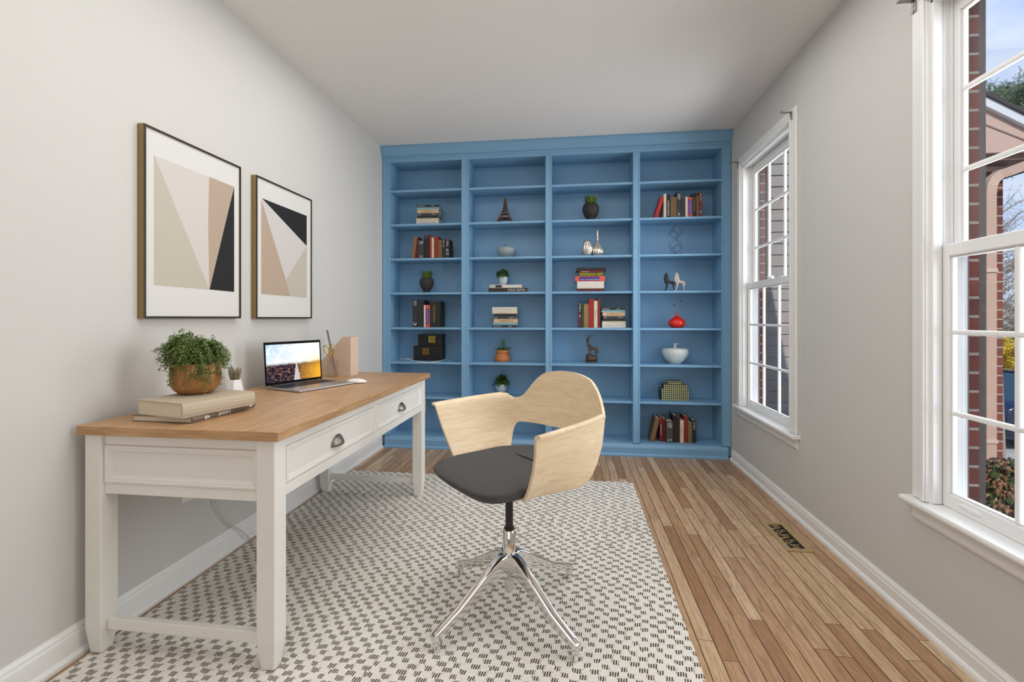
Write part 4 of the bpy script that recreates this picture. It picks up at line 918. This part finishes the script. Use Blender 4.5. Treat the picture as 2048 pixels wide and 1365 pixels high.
# cup, scissors, ruler
t=thing('pen_cup','clear acrylic pen cup in front of the magazine file','cup',(-1.494,2.785,DZ+.0003))
m=MB(); m.lathe([(0,.004),(.031,.004),(.031,.098),(.033,.098),(.033,0),(0,0)],cap=False); m.obj('cup_body',clear_m,t,0,True,local=True)
cb=Vector((-1.494,2.785,DZ+.005))
sc=thing('scissors','gold handled scissors leaning in the clear cup','scissors',cb)
rg=M('rose_gold',(206,158,126),.3,.7,.08,60); yg=M('yellow_gold',(212,176,84),.3,.75,.08,60)
pA=atY(672,749,2.79); pB=atY(660,705,2.775); ax=(pB-pA).normalized(); sd=Vector((.985,-.12,0)); sd=(sd-ax*sd.dot(ax)).normalized()
for s in (-1,1):
    m=MB(); w=.006
    q0=pA+sd*s*.002; q1=pA+ax*.122+sd*s*.004
    nrm=ax.cross(sd); m.prism([q0+nrm*.0012*s,q0+sd*w*s+nrm*.0012*s,q1+sd*w*1.4*s+nrm*.0012*s,q1+nrm*.0012*s],nrm*.0016*s); m.obj('blade',rg,sc,.0004)
    c=pA+ax*.163+sd*s*.021; m=MB(); m.tube([c+sd*s*.017*math.cos(a)*(1.0)+ax*.030*math.sin(a)+sd*s*.004*math.sin(a) for a in [2*math.pi*k/24 for k in range(24)]],.0034,8,True); m.tube([q1+sd*w*.5*s,q1+ax*.012+sd*s*.008],.0034,8); m.obj('handle_ring',yg,sc,0,True)
m=MB(); q=pA+ax*.095; m.cyl(q-nrm*.004,q+nrm*.004,.004); m.obj('pivot',yg,sc)
ru=thing('metal_ruler','grey metal ruler standing in the clear cup','ruler',cb)
A=atY(670.5,740,2.80); B=atY(654,660.5,2.80); ax=(B-A).normalized(); sd=Vector((1,-.1,0)); sd=(sd-ax*sd.dot(ax)).normalized(); nrm=ax.cross(sd)
m=MB(); m.prism([A-sd*.007,A+sd*.007,B+sd*.007,B-sd*.007],nrm*.002); m.obj('ruler_blade',M('grey_metal',(150,148,146),.4,.6,.05),ru,.0004)
# ------------------------------------------------------------------ chair
CP=Vector((-.247,1.856,.0085)); fv=Vector((-.719,-.696,0)).normalized(); lv=Vector((fv.y,-fv.x,0)); 
if lv.dot(Vector((-.696,.719,0)))<0: lv=-lv
ch=thing('office_chair','moulded birch swivel chair with charcoal seat on chrome star base','chair',CP)
def W(f,l,z): return Vector((CP.x,CP.y,0))+fv*f+lv*l+Vector((0,0,z))
half=[(.154,.350),(.06,.345),(-.03,.338),(-.11,.327),(-.17,.312),(-.218,.297),(-.258,.268),(-.288,.226),(-.308,.165),(-.318,.10),(-.325,.045),(-.326,0)]
pl=[Vector((f,l,0)) for f,l in half]+[Vector((f,-l,0)) for f,l in half[-2::-1]]
pl=smooth(pl,10)
def interp(x,tab):
    if x<=tab[0][0]: return tab[0][1]
    for (a,p),(b,q) in zip(tab,tab[1:]):
        if x<=b: k=(x-a)/(b-a); k=k; return p+(q-p)*k
    return tab[-1][1]
topT=[(0,.940),(.05,.939),(.10,.933),(.145,.921),(.18,.898),(.21,.868),(.24,.828),(.262,.803),(.282,.795),(.298,.803),(.306,.810),(.40,.812)]
topT=[(v_.x,v_.y) for v_ in smooth([Vector((a_,b_,0)) for a_,b_ in topT],8)]
offT=[(.518,.148),(.524,.145),(.535,.142),(.55,.122),(.575,.102),(.60,.085),(.66,.052),(.72,.026),(.78,.008),(.812,0.),(1.,0.)]
m=MB(); NS=26; grid=[]; uvd={}; arc=0.
n=len(pl)
for i,p in enumerate(pl):
    a=pl[max(i-1,0)]; b=pl[min(i+1,n-1)]; tg=(b-a).normalized(); nin=Vector((-tg.y,tg.x,0))
    if nin.dot(Vector((-.05,0,0))-p)<0: nin=-nin
    al=abs(p.y); zt=interp(al,topT) if p.x<-.19 else .812-.020*min(1.,(p.x+.19)/.344)
    # opening under the backrest
    zb=interp(p.x,[(-.40,.686),(-.258,.686),(-.248,.679),(-.237,.658),(-.225,.612),(-.211,.566),(-.19,.544),(-.15,.539),(0,.537),(.3,.537)])
    wo=interp(p.x,[(-.33,.22),(-.268,.25),(-.205,.5),(-.117,.72),(.05,1.)])
    col=[]
    for j in range(NS+1):
        s=j/NS; z=zb+(zt-zb)*(s**1.35); off=interp(z,offT)*wo
        q=p+nin*off
        ff=q.x
        if p.x>-.1: ff-= (0.81-min(z,.81))*.22*max(0,(p.x+.1)/.254)
        col.append(W(ff,q.y,z))
    lipw=max(0.,min(1.,(p.x+.235)/.05)) if p.x<-.185 else 1.
    o1=p-nin*.009*lipw; o2=p-nin*.022*lipw
    col.append(W(o1.x,o1.y,zt+.006*lipw+.0005)); col.append(W(o2.x,o2.y,zt+.005*lipw+.001))
    arc+=(p-a).length if i else 0.
    grid.append([m.b.verts.new(c) for c in col])
    for vv,c in zip(grid[-1],col): uvd[vv]=(arc,c.z)
for a,b in zip(grid,grid[1:]):
    for j in range(len(a)-1): m.b.faces.new((a[j],b[j],b[j+1],a[j+1]))
ul=m.b.loops.layers.uv.new('UVMap')
for f_ in m.b.faces:
    for l_ in f_.loops: l_[ul].uv=uvd[l_.vert]
m.obj('shell',birch_m,ch,.002,True,solid=.011,angle=.9)
# cushion
seat_m=M('charcoal_fabric',(80,79,79),.9,0,.10,140,.25,500,.25)
def outline(k):
    pts=[]
    for i in range(96):
        a=2*math.pi*i/96; c,s=math.cos(a),math.sin(a); front=c>0; e=.38 if front else .72
        f=(abs(c)**e)*(1 if front else -1); l=(abs(s)**(.50 if front else .62))*(1 if s>0 else -1)
        f=f*(.270-k*.8 if front else .268-k)-.006; wd=.238 if f>-.1 else .238-.25*(-.1-f)
        pts.append((f,l*(wd-k)))
    return pts
m=MB(); rs=[]
for k,z in ((.09,.528),(.062,.528),(.045,.534),(.026,.548),(.012,.562),(.003,.576),(0,.585),(.006,.593),(.02,.600),(.045,.604),(.10,.604),(.16,.603),(.21,.602)):
    rs.append([m.b.verts.new(W(f,l,z+(.006*max(0,-f/.27) if z>.58 else 0)-.012*max(0,(f-.12)/.12)*min(1,max(0,(z-.55)/.05)))) for f,l in outline(k)])
for a,b in zip(rs,rs[1:]):
    for i in range(96): m.b.faces.new((a[i],a[(i+1)%96],b[(i+1)%96],b[i]))
m.b.faces.new(rs[0][::-1]); m.b.faces.new(rs[-1]); cu=m.obj('seat_cushion',seat_m,ch,0,True)
m=MB(); m.tube([W(-.082,l,.6055+.0018) for l in (-.16,-.1,-.03,.03,.066)],[.0012,.0022,.0022,.0022,.0008],6); m.obj('seam',M('seam_thread',(36,35,35),.9),cu,0,True)
m=MB(); pts=[W(f,l,.512) for f,l in outline(.11)]; m.prism(pts,(0,0,.0135)); m.obj('seat_pan',black_m,ch)
gl=M('black_gas_lift',(38,36,34),.35,.2,.05)
m=MB(); m.cyl(W(0,0,.325),W(0,0,.512),.0155,seg=32); m.cyl(W(0,0,.49),W(0,0,.5115),.04,.06,32); m.obj('gas_lift',gl,ch,0.001)
m=MB(); m.cyl(W(0,0,.334),W(0,0,.345),.021,.019,32); m.obj('collar',gl,ch,.001)
m=MB(); o_=W(0,0,0); m.lathe([(0,.084),(.012,.085),(.019,.094),(.020,.13),(.020,.16),(.0255,.17),(.026,.225),(.025,.24),(.0255,.334),(.023,.337),(0,.337)],(o_.x,o_.y,0),48,cap=False); m.obj('column_sleeve',chrome_m,ch,0,True)
feet=[Vector((-.471,1.598,0)),Vector((.012,1.615,0)),Vector((-.503,2.092,0)),Vector((-.011,2.126,0))]
for fp in feet:
    d=fp-Vector((CP.x,CP.y,0)); d.z=0; R=d.length; d.normalize(); sd=Vector((-d.y,d.x,0)); m=MB(); rs=[]
    for r,zt,hh,w in ((.008,.236,.10,.021),(.03,.246,.098,.021),(.055,.240,.082,.0205),(.10,.215,.064,.020),(.17,.170,.050,.019),(.25,.119,.040,.0185),(R-.01,.080,.028,.018),(R+.012,.070,.022,.0165),(R+.017,.063,.013,.013)):
        c=Vector((CP.x,CP.y,0))+d*r
        sec=[(-w,-.006),(-w*.72,0),(w*.72,0),(w,-.006),(w*.82,-hh),(-w*.82,-hh)]
        rs.append([m.b.verts.new(c+sd*a+Vector((0,0,zt+b))) for a,b in sec])
    for a,b in zip(rs,rs[1:]):
        for i in range(6): m.b.faces.new((a[i],a[(i+1)%6],b[(i+1)%6],b[i]))
    m.b.faces.new(rs[0][::-1]); m.b.faces.new(rs[-1]); lg=m.obj('leg',chrome_m,ch,.003,True,angle=.5)
    m=MB(); m.lathe([(0,.0),(.011,0),(.0135,.003),(.0135,.046),(.012,.05),(0,.05)],(fp.x,fp.y,.0082),24,cap=False); m.obj('glide',chrome_m,lg,0,True)
# outlet and cords under the desk
t=thing('wall_outlet','white wall outlet half hidden below the desk apron','outlet',(XL,1.86,.59))
c=atX(362,1008,XL); c2=atX(386,1000,XL)
m=MB(); m.box(XL,XL+.006,c.y,c.y+.072,c.z,c.z+.115); m.obj('plate',vinyl_m,t,.002)
m=MB(); m.box(XL+.006,XL+.008,c.y+.022,c.y+.05,c.z+.012,c.z+.045); m.box(XL+.006,XL+.008,c.y+.022,c.y+.05,c.z+.065,c.z+.1); m.obj('socket',trim_m,t,.003)
m=MB(); pts=[atX(u,v,XL+.02) for u,v in ((430,985),(431,1003),(437,1018),(452,1040),(470,1054))]+[atX(488,1066,XL+.035),atX(508,1086,XL+.04)]
m.tube(smooth(pts),.0028,8); co=m.obj('power_cord',M('pale_grey_cord',(206,202,197),.5,0,.02),smooth=True); tag(setorigin(co,pts[0]),'thin pale grey cord hanging down the wall under the desk','cord')
# ------------------------------------------------------------------ outside
XO=XR+.176
shut_m=M('shutter_paint',(112,100,92),.9,0,.04,20)
for (a,b),lab in zip(WIN,('brown outside shutter at the far side of the near window','brown outside shutter at the far side of the far window')):
    y0=b+.035; y1=y0+.36; t=thing('window_shutter',lab,'shutter',(XO+.02,(y0+y1)/2,.38)); x0,x1=XO+.008,XO+.036
    m=MB(); m.box(x0,x1,y0,y0+.05,.38,2.44); m.box(x0,x1,y1-.05,y1,.38,2.44)
    for z in (.38,1.38,2.37): m.box(x0,x1,y0+.05,y1-.05,z,z+.07)
    m.obj('frame',shut_m,t,.003)
    m=MB()
    for k in range(34):
        z=.47+k*.0553
        if 1.33<z<1.46: continue
        m.prism([(x0+.004,y0+.05,z+.04),(x0+.008,y0+.05,z+.044),(x1-.004,y0+.05,z+.004),(x1-.008,y0+.05,z)],(0,y1-y0-.1,0))
    m.obj('louvers',shut_m,t)
# lap siding wing
sid_m=M('lap_siding',(160,152,146),.65,0,.03,15)
YS=4.46
m=MB(); k=0; z=-1.2
while z<3.2:
    m.prism([(XO+.0,YS,z),(XO,YS-.014,z),(XO,YS-.003,z+.104),(XO,YS,z+.104)],(1.75,0,0)); z+=.1016
m.box(XO,XO+1.75,YS,YS+.1,-1.2,3.2); so=m.obj('wall_entry',sid_m); struct(setorigin(so,(2.4,YS,0)),'tan lap siding wall seen through the far window','wall')
m=MB(); m.box(XO+1.69,XO+1.76,YS-.03,YS-.016,-1.2,3.2); struct(setorigin(m.obj('trim_1',tan_trim),(XO+1.72,YS-.02,0)),'tan corner board of the siding wall','trim')
# porch
gab_m=M('porch_gable_paint',(196,166,150),.65,0,.03,10); fas_m=M('white_fascia',(214,216,220),.5,0,.02); shg=M('asphalt_shingle',(66,60,58),.9,0,.25,90,.4,200); bm_m=M('beam_brown',(128,100,86),.6,0,.05)
YP=3.71
ap=Vector((2.75,YP,2.8155)); sl=-.61
t=thing('porch','entry porch with tan gable, shingle roof and brick pier','porch',(2.9,4.1,-1.2))
def roofz(x): return ap.z+sl*abs(x-ap.x)
xl,xr=2.36,3.55
m=MB(); zb=2.347
m.prism([(xl,YP,zb),(xr-.05,YP,zb),(xr-.05,YP,max(zb+.002,roofz(xr-.05)-.05)),(ap.x,YP,ap.z-.06),(xl,YP,roofz(xl)-.05)],(0,.04,0)); m.obj('gable',gab_m,t)
m=MB(); m.prism([(ap.x,YP-.004,2.628),(3.30,YP-.004,2.358),(3.29,YP-.004,2.352),(ap.x,YP-.004,2.618)],(0,.006,0)); m.obj('panel_seam',bm_m,t)
m=MB()
for s in (1,-1):
    xe=xr if s>0 else xl-.05
    m.prism([(ap.x,YP-.05,ap.z),(xe,YP-.05,roofz(xe)),(xe,YP-.05,roofz(xe)+.03),(ap.x,YP-.05,ap.z+.03)],(0,.76,0))
m.obj('shingle_roof',shg,t)
m=MB()
for s in (1,-1):
    xe=xr if s>0 else xl
    m.prism([(ap.x,YP-.035,ap.z-.065),(xe,YP-.035,roofz(xe)-.065),(xe,YP-.035,roofz(xe)-.001),(ap.x,YP-.035,ap.z-.001)],(0,.033,0))
m.obj('rake_board',fas_m,t)
m=MB(); m.box(xl,xr-.06,YP+.041,YP+.34,2.305,zb-.001); m.obj('beam',bm_m,t)
m=MB(); m.box(2.86,3.172,3.90,4.21,-1.3,2.265); m.obj('brick_pier',brick_xz,t)
m=MB(); m.box(2.84,3.19,3.88,4.23,2.265,2.304); m.obj('pier_cap',gab_m,t,.006)
m=MB(); m.box(2.3,3.6,3.75,4.40,-1.3,-.25); m.obj('porch_floor',M('concrete',(176,172,166),.9,0,.06,20),t)
# downspout
ds_m=M('downspout_tan',(206,180,164),.45,0,.03,15)
t=thing('downspout','tan corrugated downspout with an elbow in front of brick pier','downspout',(2.942,3.70,-.9))
pth=[Vector((2.92,3.70,-.9)),Vector((2.92,3.70,1.2)),Vector((2.92,3.70,2.05)),Vector((2.926,3.70,2.11)),Vector((2.946,3.70,2.155)),Vector((2.985,3.70,2.188)),Vector((3.04,3.70,2.205)),Vector((3.30,3.70,2.305)),Vector((3.62,3.70,2.42))]
m=MB(); rs=[]
for i,p in enumerate(pth):
    tg=(pth[min(i+1,len(pth)-1)]-pth[max(i-1,0)]).normalized(); nx_=Vector((tg.z,0,-tg.x)); sec=[]
    w,dp=.0315,.025; nn=7
    for k in range(nn*2+1): sec.append((-w+2*w*k/(nn*2),-dp+(.005 if k%2 else 0)))
    sec+=[(w,dp),(-w,dp)]
    rs.append([m.b.verts.new(p+nx_*a+Vector((0,b,0))) for a,b in sec])
for a,b in zip(rs,rs[1:]):
    for i in range(len(a)): m.b.faces.new((a[i],a[(i+1)%len(a)],b[(i+1)%len(a)],b[i]))
m.b.faces.new(rs[0][::-1]); m.b.faces.new(rs[-1]); m.obj('pipe',ds_m,t)
m=MB()
for z in (.3,1.5): m.box(2.884,2.956,3.670,3.732,z,z+.025)
m.obj('strap',ds_m,t)
# ground
def gz(x,y): return -.30-1.1*min(1,max(0,(x-2.5)/5.))
m=MB(); g_=[[m.b.verts.new((XO-.05+.5*i if i<20 else XO+9.5+(i-19)*2.5,-8+1.*j,0)) for j in range(50)] for i in range(36)]
for r_ in g_:
    for v in r_: v.co.z=gz(v.co.x,v.co.y)
for a,b in zip(g_,g_[1:]):
    for j in range(len(a)-1): m.b.faces.new((a[j],b[j],b[j+1],a[j+1]))
gm=NT('drive_and_mulch'); gx=gm.sep(gm.coord()); gn=gm.noise(gm.coord(),40.,5,.7)
gm.base(gm.mix(gm.math('GREATER_THAN',gx[0],4.2),gm.mix(gn,lin((62,46,34)),lin((128,100,76))),gm.mix(gn,lin((160,155,146)),lin((200,195,186))))); gm.p.inputs['Roughness'].default_value=.95
go=m.obj('ground',gm.m); go['kind']='structure'; go['label']='mulch bed and pale driveway outside'; go['category']='ground'
# near shrubs
brl=leaf_mat('dried_leaves',(88,54,36),(170,124,90),.6); grl=leaf_mat('shrub_leaves',(24,34,18),(76,96,46),.5); twig=M('twigs',(96,78,62),.9,0,.2,50)
def shrub(p,R,Hh,n,lab,mat2,k,sd,sz):
    t=thing('garden_shrub',lab,'shrub',(p[0],p[1],gz(p[0],p[1]))); rnd=random.Random(sd); a=MB(); b=MB(); st=MB()
    for i in range(n):
        th=rnd.uniform(0,6.28); ph=rnd.uniform(0,1.5); r=R*(.6+.4*rnd.random()); c=Vector((r*math.cos(th)*math.cos(ph),r*math.sin(th)*math.cos(ph),.05+Hh*(.15+.85*math.sin(ph)*rnd.uniform(.7,1))))
        d=Vector((math.cos(th),math.sin(th),rnd.uniform(-.7,.4))); top=c.z/Hh
        mb=a if rnd.random()<k else b
        mb.leaf(c,d,(rnd.uniform(-.5,.5),rnd.uniform(-.5,.5),1),sz*rnd.uniform(.6,1.2),sz*.5,.5)
        if i%30==0: st.tube([(0,0,0),c*.6,c],.004,4)
    a.obj('dried_leaves',brl,t,local=True); b.obj('green_leaves',mat2,t,local=True); st.obj('twigs',twig,t,local=True)
shrub((2.68,3.26),0.30,.60,3000,'brown and green leafy shrub at the foot of the downspout',grl,.5,1,.045)
shrub((2.42,2.72),.25,.44,1800,'low shrub with long dried leaves under the near window',grl,.45,2,.05)
shrub((3.05,2.85),.36,.42,2400,'dark green shrub at the right edge beyond the window',grl,.25,3,.042)
# car
car_m=NT('dark_blue_car_paint'); car_m.base(car_m.mix(car_m.noise(car_m.coord(),8.),lin((15,22,40)),lin((22,32,56)))); car_m.p.inputs['Roughness'].default_value=.2; car_m.p.inputs['Coat Weight'].default_value=.6; car_m=car_m.m
cgl=M('car_glass',(44,62,66),.05,0,.1,4,0,None,.9); tyre=M('tyre_rubber',(24,24,25),.85,0,.1,40); hub=M('alloy_wheel',(168,170,174),.3,.9,.05); lampr=M('tail_lamp_red',(150,20,18),.25)
cx_,cy_=10.35,11.05; t=thing('parked_car','dark blue car parked on the drive beyond the porch','car',(cx_,cy_,gz(cx_,cy_)),math.radians(4))
m=MB(); Lc=4.4; wd=.87
prof=[(-2.2,.55),(-2.15,.85),(-1.95,.95),(-1.2,1.0),(.9,.96),(1.9,.82),(2.15,.65),(2.2,.4),(2.1,.25),(-2.1,.25),(-2.2,.35)]
rs=[]
for y,k,dz in ((-wd,.0,0),(-wd+.06,.03,.0),(0,.03,.02),(wd-.06,.03,0),(wd,.0,0)):
    rs.append([m.b.verts.new((x*(1 if abs(y)<wd-.01 else .98),y,z+(dz if z>.6 else 0)+(-.05 if abs(y)>wd-.01 and z>.7 else 0))) for x,z in prof])
for a,b in zip(rs,rs[1:]):
    for i in range(len(a)): m.b.faces.new((a[i],a[(i+1)%len(a)],b[(i+1)%len(a)],b[i]))
m.b.faces.new(rs[0][::-1]); m.b.faces.new(rs[-1]); m.obj('body',car_m,t,.04,True,local=True,angle=.9)
m=MB(); low=[(-1.75,.97),(1.15,.95)]; hi=[(-1.15,1.44),(.25,1.45)]
def cab(y0,y1): return [m.b.verts.new((x,y,z)) for (x,z),y in ((low[0],y0),(hi[0],y1),(hi[1],y1),(low[1],y0))]
a=cab(-.80,-.62); b=cab(.80,.62); m.b.faces.new(a); m.b.faces.new(b[::-1])
for i in range(3): m.b.faces.new((a[i],a[i+1],b[i+1],b[i]))
m.obj('cabin_glass',cgl,t,.03,local=True)
m=MB(); m.box(-1.18,.30,-.63,.63,1.425,1.47)
for sy in (-1,1):
    for (x0,z0,x1,z1) in ((-1.78,.96,-1.15,1.45),(-.35,.97,-.35,1.45),(1.18,.95,.25,1.45)):
        m.tube([(x0,sy*.81,z0),(x1,sy*.63,z1)],.035,6)
m.obj('roof',car_m,t,.01,local=True)
for sx_ in (-1.35,1.35):
    for sy in (-1,1):
        m=MB(); m.cyl((sx_,sy*.66,.32),(sx_,sy*.885,.32),.32,seg=28); w_=m.obj('wheel',tyre,t,.02,local=True)
        m=MB(); m.cyl((sx_,sy*.87,.32),(sx_,sy*.892,.32),.2,seg=20); m.obj('hubcap',hub,w_,.01,local=True)
for sy in (-1,1):
    m=MB(); m.box(-2.19,-2.05,sy*.62-.16,sy*.62+.16,.68,.84); m.obj('tail_lamp',lampr,t,.02,local=True)
    m=MB(); m.box(2.0,2.14,sy*.6-.18,sy*.6+.18,.58,.72); m.obj('headlamp',M('lamp_lens',(210,214,216),.1),t,.02,local=True)
    m=MB(); m.box(.7,.85,sy*.86,sy*1.0,.93,1.05) if sy>0 else m.box(.7,.85,-1.0,-.86,.93,1.05); m.obj('mirror',car_m,t,.02,local=True)
# trees and hedge
bark=M('grey_bark',(156,140,124),.9,0,.2,20); conif=leaf_mat('conifer_needles',(62,84,64),(124,146,104),.6); hl=leaf_mat('spring_leaves',(86,104,50),(160,176,92),.6); dl=leaf_mat('undergrowth',(104,94,66),(178,164,128),.8); yl=leaf_mat('forsythia_blossom',(206,170,20),(250,222,60),.6)
def tree(nm,p,Ht,R,nb,nl,mat,lab,cat,sd,lsz,z0=.2,up=.5,group=None,tt=.92,wr=.45):
    t=thing(nm,lab,cat,(p[0],p[1],gz(p[0],p[1])),0,group); rnd=random.Random(sd); st=MB(); lf_=MB()
    st.tube([(0,0,-.1),(rnd.uniform(-.1,.1),0,Ht*.5),(0,0,Ht*tt)],[.10*Ht/5,.07*Ht/5,.015],8)
    for i in range(nb):
        z=Ht*rnd.uniform(z0,.95); th=rnd.uniform(0,6.28); r=R*rnd.uniform(.5,1.)*(1-.45*z/Ht)
        a=Vector((0,0,z*.8)); e=Vector((r*math.cos(th),r*math.sin(th),z*.8+r*rnd.uniform(up-.4,up+.4))); mid=(a+e)/2+Vector((rnd.uniform(-.2,.2),rnd.uniform(-.2,.2),rnd.uniform(-.1,.25)))*r*.4
        P_=smooth([a,mid,e],5); st.tube(P_,[.012*Ht/5*(1-k/len(P_))+.004 for k in range(len(P_))],5)
        for q in P_[2:]+P_[4:]:
            tw=q+Vector((rnd.uniform(-1,1),rnd.uniform(-1,1),rnd.uniform(-.6,1)))*r*.25; st.tube([q,(q+tw)/2+Vector((0,0,.03)),tw],[.005,.004,.002],3)
            for k in range(int(nl)):
                c=q.lerp(tw,rnd.random())+Vector((rnd.gauss(0,1),rnd.gauss(0,1),rnd.gauss(0,1)))*lsz*.7; lf_.leaf(c,(rnd.uniform(-1,1),rnd.uniform(-1,1),rnd.uniform(-.6,.8)),(rnd.uniform(-.6,.6),rnd.uniform(-.6,.6),1),lsz*rnd.uniform(.6,1.3),lsz*wr,.3)
    st.obj('trunk',bark,t,local=True); lf_.obj('crown',mat,t,local=True)
# conifer branches rising above the porch roof
tree('conifer_tree',(6.3,7.9),7.0,1.7,110,70,conif,'feathery green conifer showing above the porch roof','tree',21,.075,.84,.12,None,.80,.07)
tree('bare_tree',(12.3,16.6),7.0,2.8,220,3,dl,'tangled nearly bare tree behind the car','tree',22,.045,.12,.6)
tree('bare_tree',(16.2,17.0),6.4,2.6,150,4,hl,'bare tree with pale spring leaves right of the porch','tree',23,.055,.1,.5)
tree('bare_tree',(9.6,17.5),6.0,2.4,150,4,dl,'bare brushy tree left of the tangled tree','tree',24,.05,.1,.5)
for i,(x,y,mt,lab,hh,sd) in enumerate(((11.8,14.6,yl,'yellow flowering bush directly behind the car',2.0,31),(14.9,15.4,yl,'yellow flowering bush further right behind the car',1.9,32),(13.2,18.6,dl,'brown brushy thicket on the rise behind the bare tree',5.4,33),(17.,19.2,grl,'dark green evergreen bush far behind the car',3.6,34),(8.9,14.4,dl,'brown thicket left of the yellow bush',2.4,35))):
    tree('hedge_bush',(x,y),hh,1.7,120,26,mt,lab,'bush',sd,.06,.02,.5)
tree('hedge_bush',(15.5,22.4),4.8,2.8,150,22,hl,'tall pale green bush far in the background','bush',36,.08,.02,.5)
# ------------------------------------------------------------------ world, lamps, camera
sc_=bpy.context.scene
w=D.worlds.new('sky'); sc_.world=w; w.use_nodes=True; nt=w.node_tree; bg=nt.nodes['Background']
tc=nt.nodes.new('ShaderNodeTexCoord'); mp=nt.nodes.new('ShaderNodeMapping'); mp.inputs[3].default_value=(1.6,1.6,4.); nz=nt.nodes.new('ShaderNodeTexNoise'); nz.inputs['Scale'].default_value=1.9; nz.inputs['Detail'].default_value=6.; nz.inputs['Roughness'].default_value=.55
nt.links.new(tc.outputs['Generated'],mp.inputs[0]); nt.links.new(mp.outputs[0],nz.inputs['Vector'])
rp=nt.nodes.new('ShaderNodeValToRGB'); rp.color_ramp.elements[0].position=.48; rp.color_ramp.elements[0].color=(0,0,0,1); rp.color_ramp.elements[1].position=.72; rp.color_ramp.elements[1].color=(1,1,1,1); nt.links.new(nz.outputs[0],rp.inputs[0])
sx_=nt.nodes.new('ShaderNodeSeparateXYZ'); nt.links.new(tc.outputs['Generated'],sx_.inputs[0])
gr=nt.nodes.new('ShaderNodeValToRGB'); gr.color_ramp.elements[0].position=.0; gr.color_ramp.elements[0].color=lin((206,222,244)); gr.color_ramp.elements[1].position=.75; gr.color_ramp.elements[1].color=lin((112,160,236)); nt.links.new(sx_.outputs[2],gr.inputs[0])
mx=nt.nodes.new('ShaderNodeMix'); mx.data_type='RGBA'; nt.links.new(rp.outputs[0],mx.inputs[0]); nt.links.new(gr.outputs[0],mx.inputs[6]); mx.inputs[7].default_value=lin((238,240,246)); nt.links.new(mx.outputs[2],bg.inputs[0]); bg.inputs[1].default_value=1.15
def area(name,loc,rot,sx,sy,power,col=(1,1,1),spread=None):
    l=D.lights.new(name,'AREA'); l.shape='RECTANGLE'; l.size=sx; l.size_y=sy; l.energy=power; l.color=col
    if spread: l.spread=spread
    o=D.objects.new(name,l); COL.objects.link(o); o.location=loc; o.rotation_euler=rot; return o
for k,(a,b) in enumerate(WIN):
    area('window_daylight',(XR+.108,(a+b)/2,1.41),(0,math.radians(90),0),1.84,.74,(18,19)[k],(.97,.985,1.),math.radians(135))
area('rear_fill',(-.2,-2.5,1.5),(math.radians(90),0,0),2.6,2.0,16,(1,.985,.965))  # added fill light behind the camera; the rear wall has no window
pl_=D.lights.new('point_fill','POINT'); pl_.energy=9; pl_.shadow_soft_size=.3; pl_.color=(1,.98,.96); po=D.objects.new('point_fill',pl_); COL.objects.link(po); po.location=(-.2,-1.3,1.9)  # added point fill behind the camera to lift ceiling and walls, no fixture
area('overhead_fill',(-.2,1.6,2.715),(0,0,0),2.4,2.8,38,(1,.985,.965))  # added soft fill under the ceiling to brighten floor and rug, no fixture
s=D.lights.new('sun','SUN'); s.energy=3.2; s.angle=.01; s.color=(1,.95,.88); so=D.objects.new('sun',s); COL.objects.link(so)
so.rotation_euler=Vector((.12,.75,-.65)).to_track_quat('-Z','Y').to_euler()
cam=D.cameras.new('camera'); co=D.objects.new('camera',cam); COL.objects.link(co); co.location=(0,0,HC); co.rotation_euler=(math.pi/2,0,TH)
cam.sensor_width=36.; cam.lens=36.*F/2048.; cam.shift_y=(V0-682.5)/2048.; cam.clip_start=.05; cam.clip_end=200
sc_.camera=co
vs_=sc_.view_settings; vs_.view_transform='Standard'; vs_.look='None'; vs_.exposure=0.; vs_.gamma=1.; vs_.use_curve_mapping=False
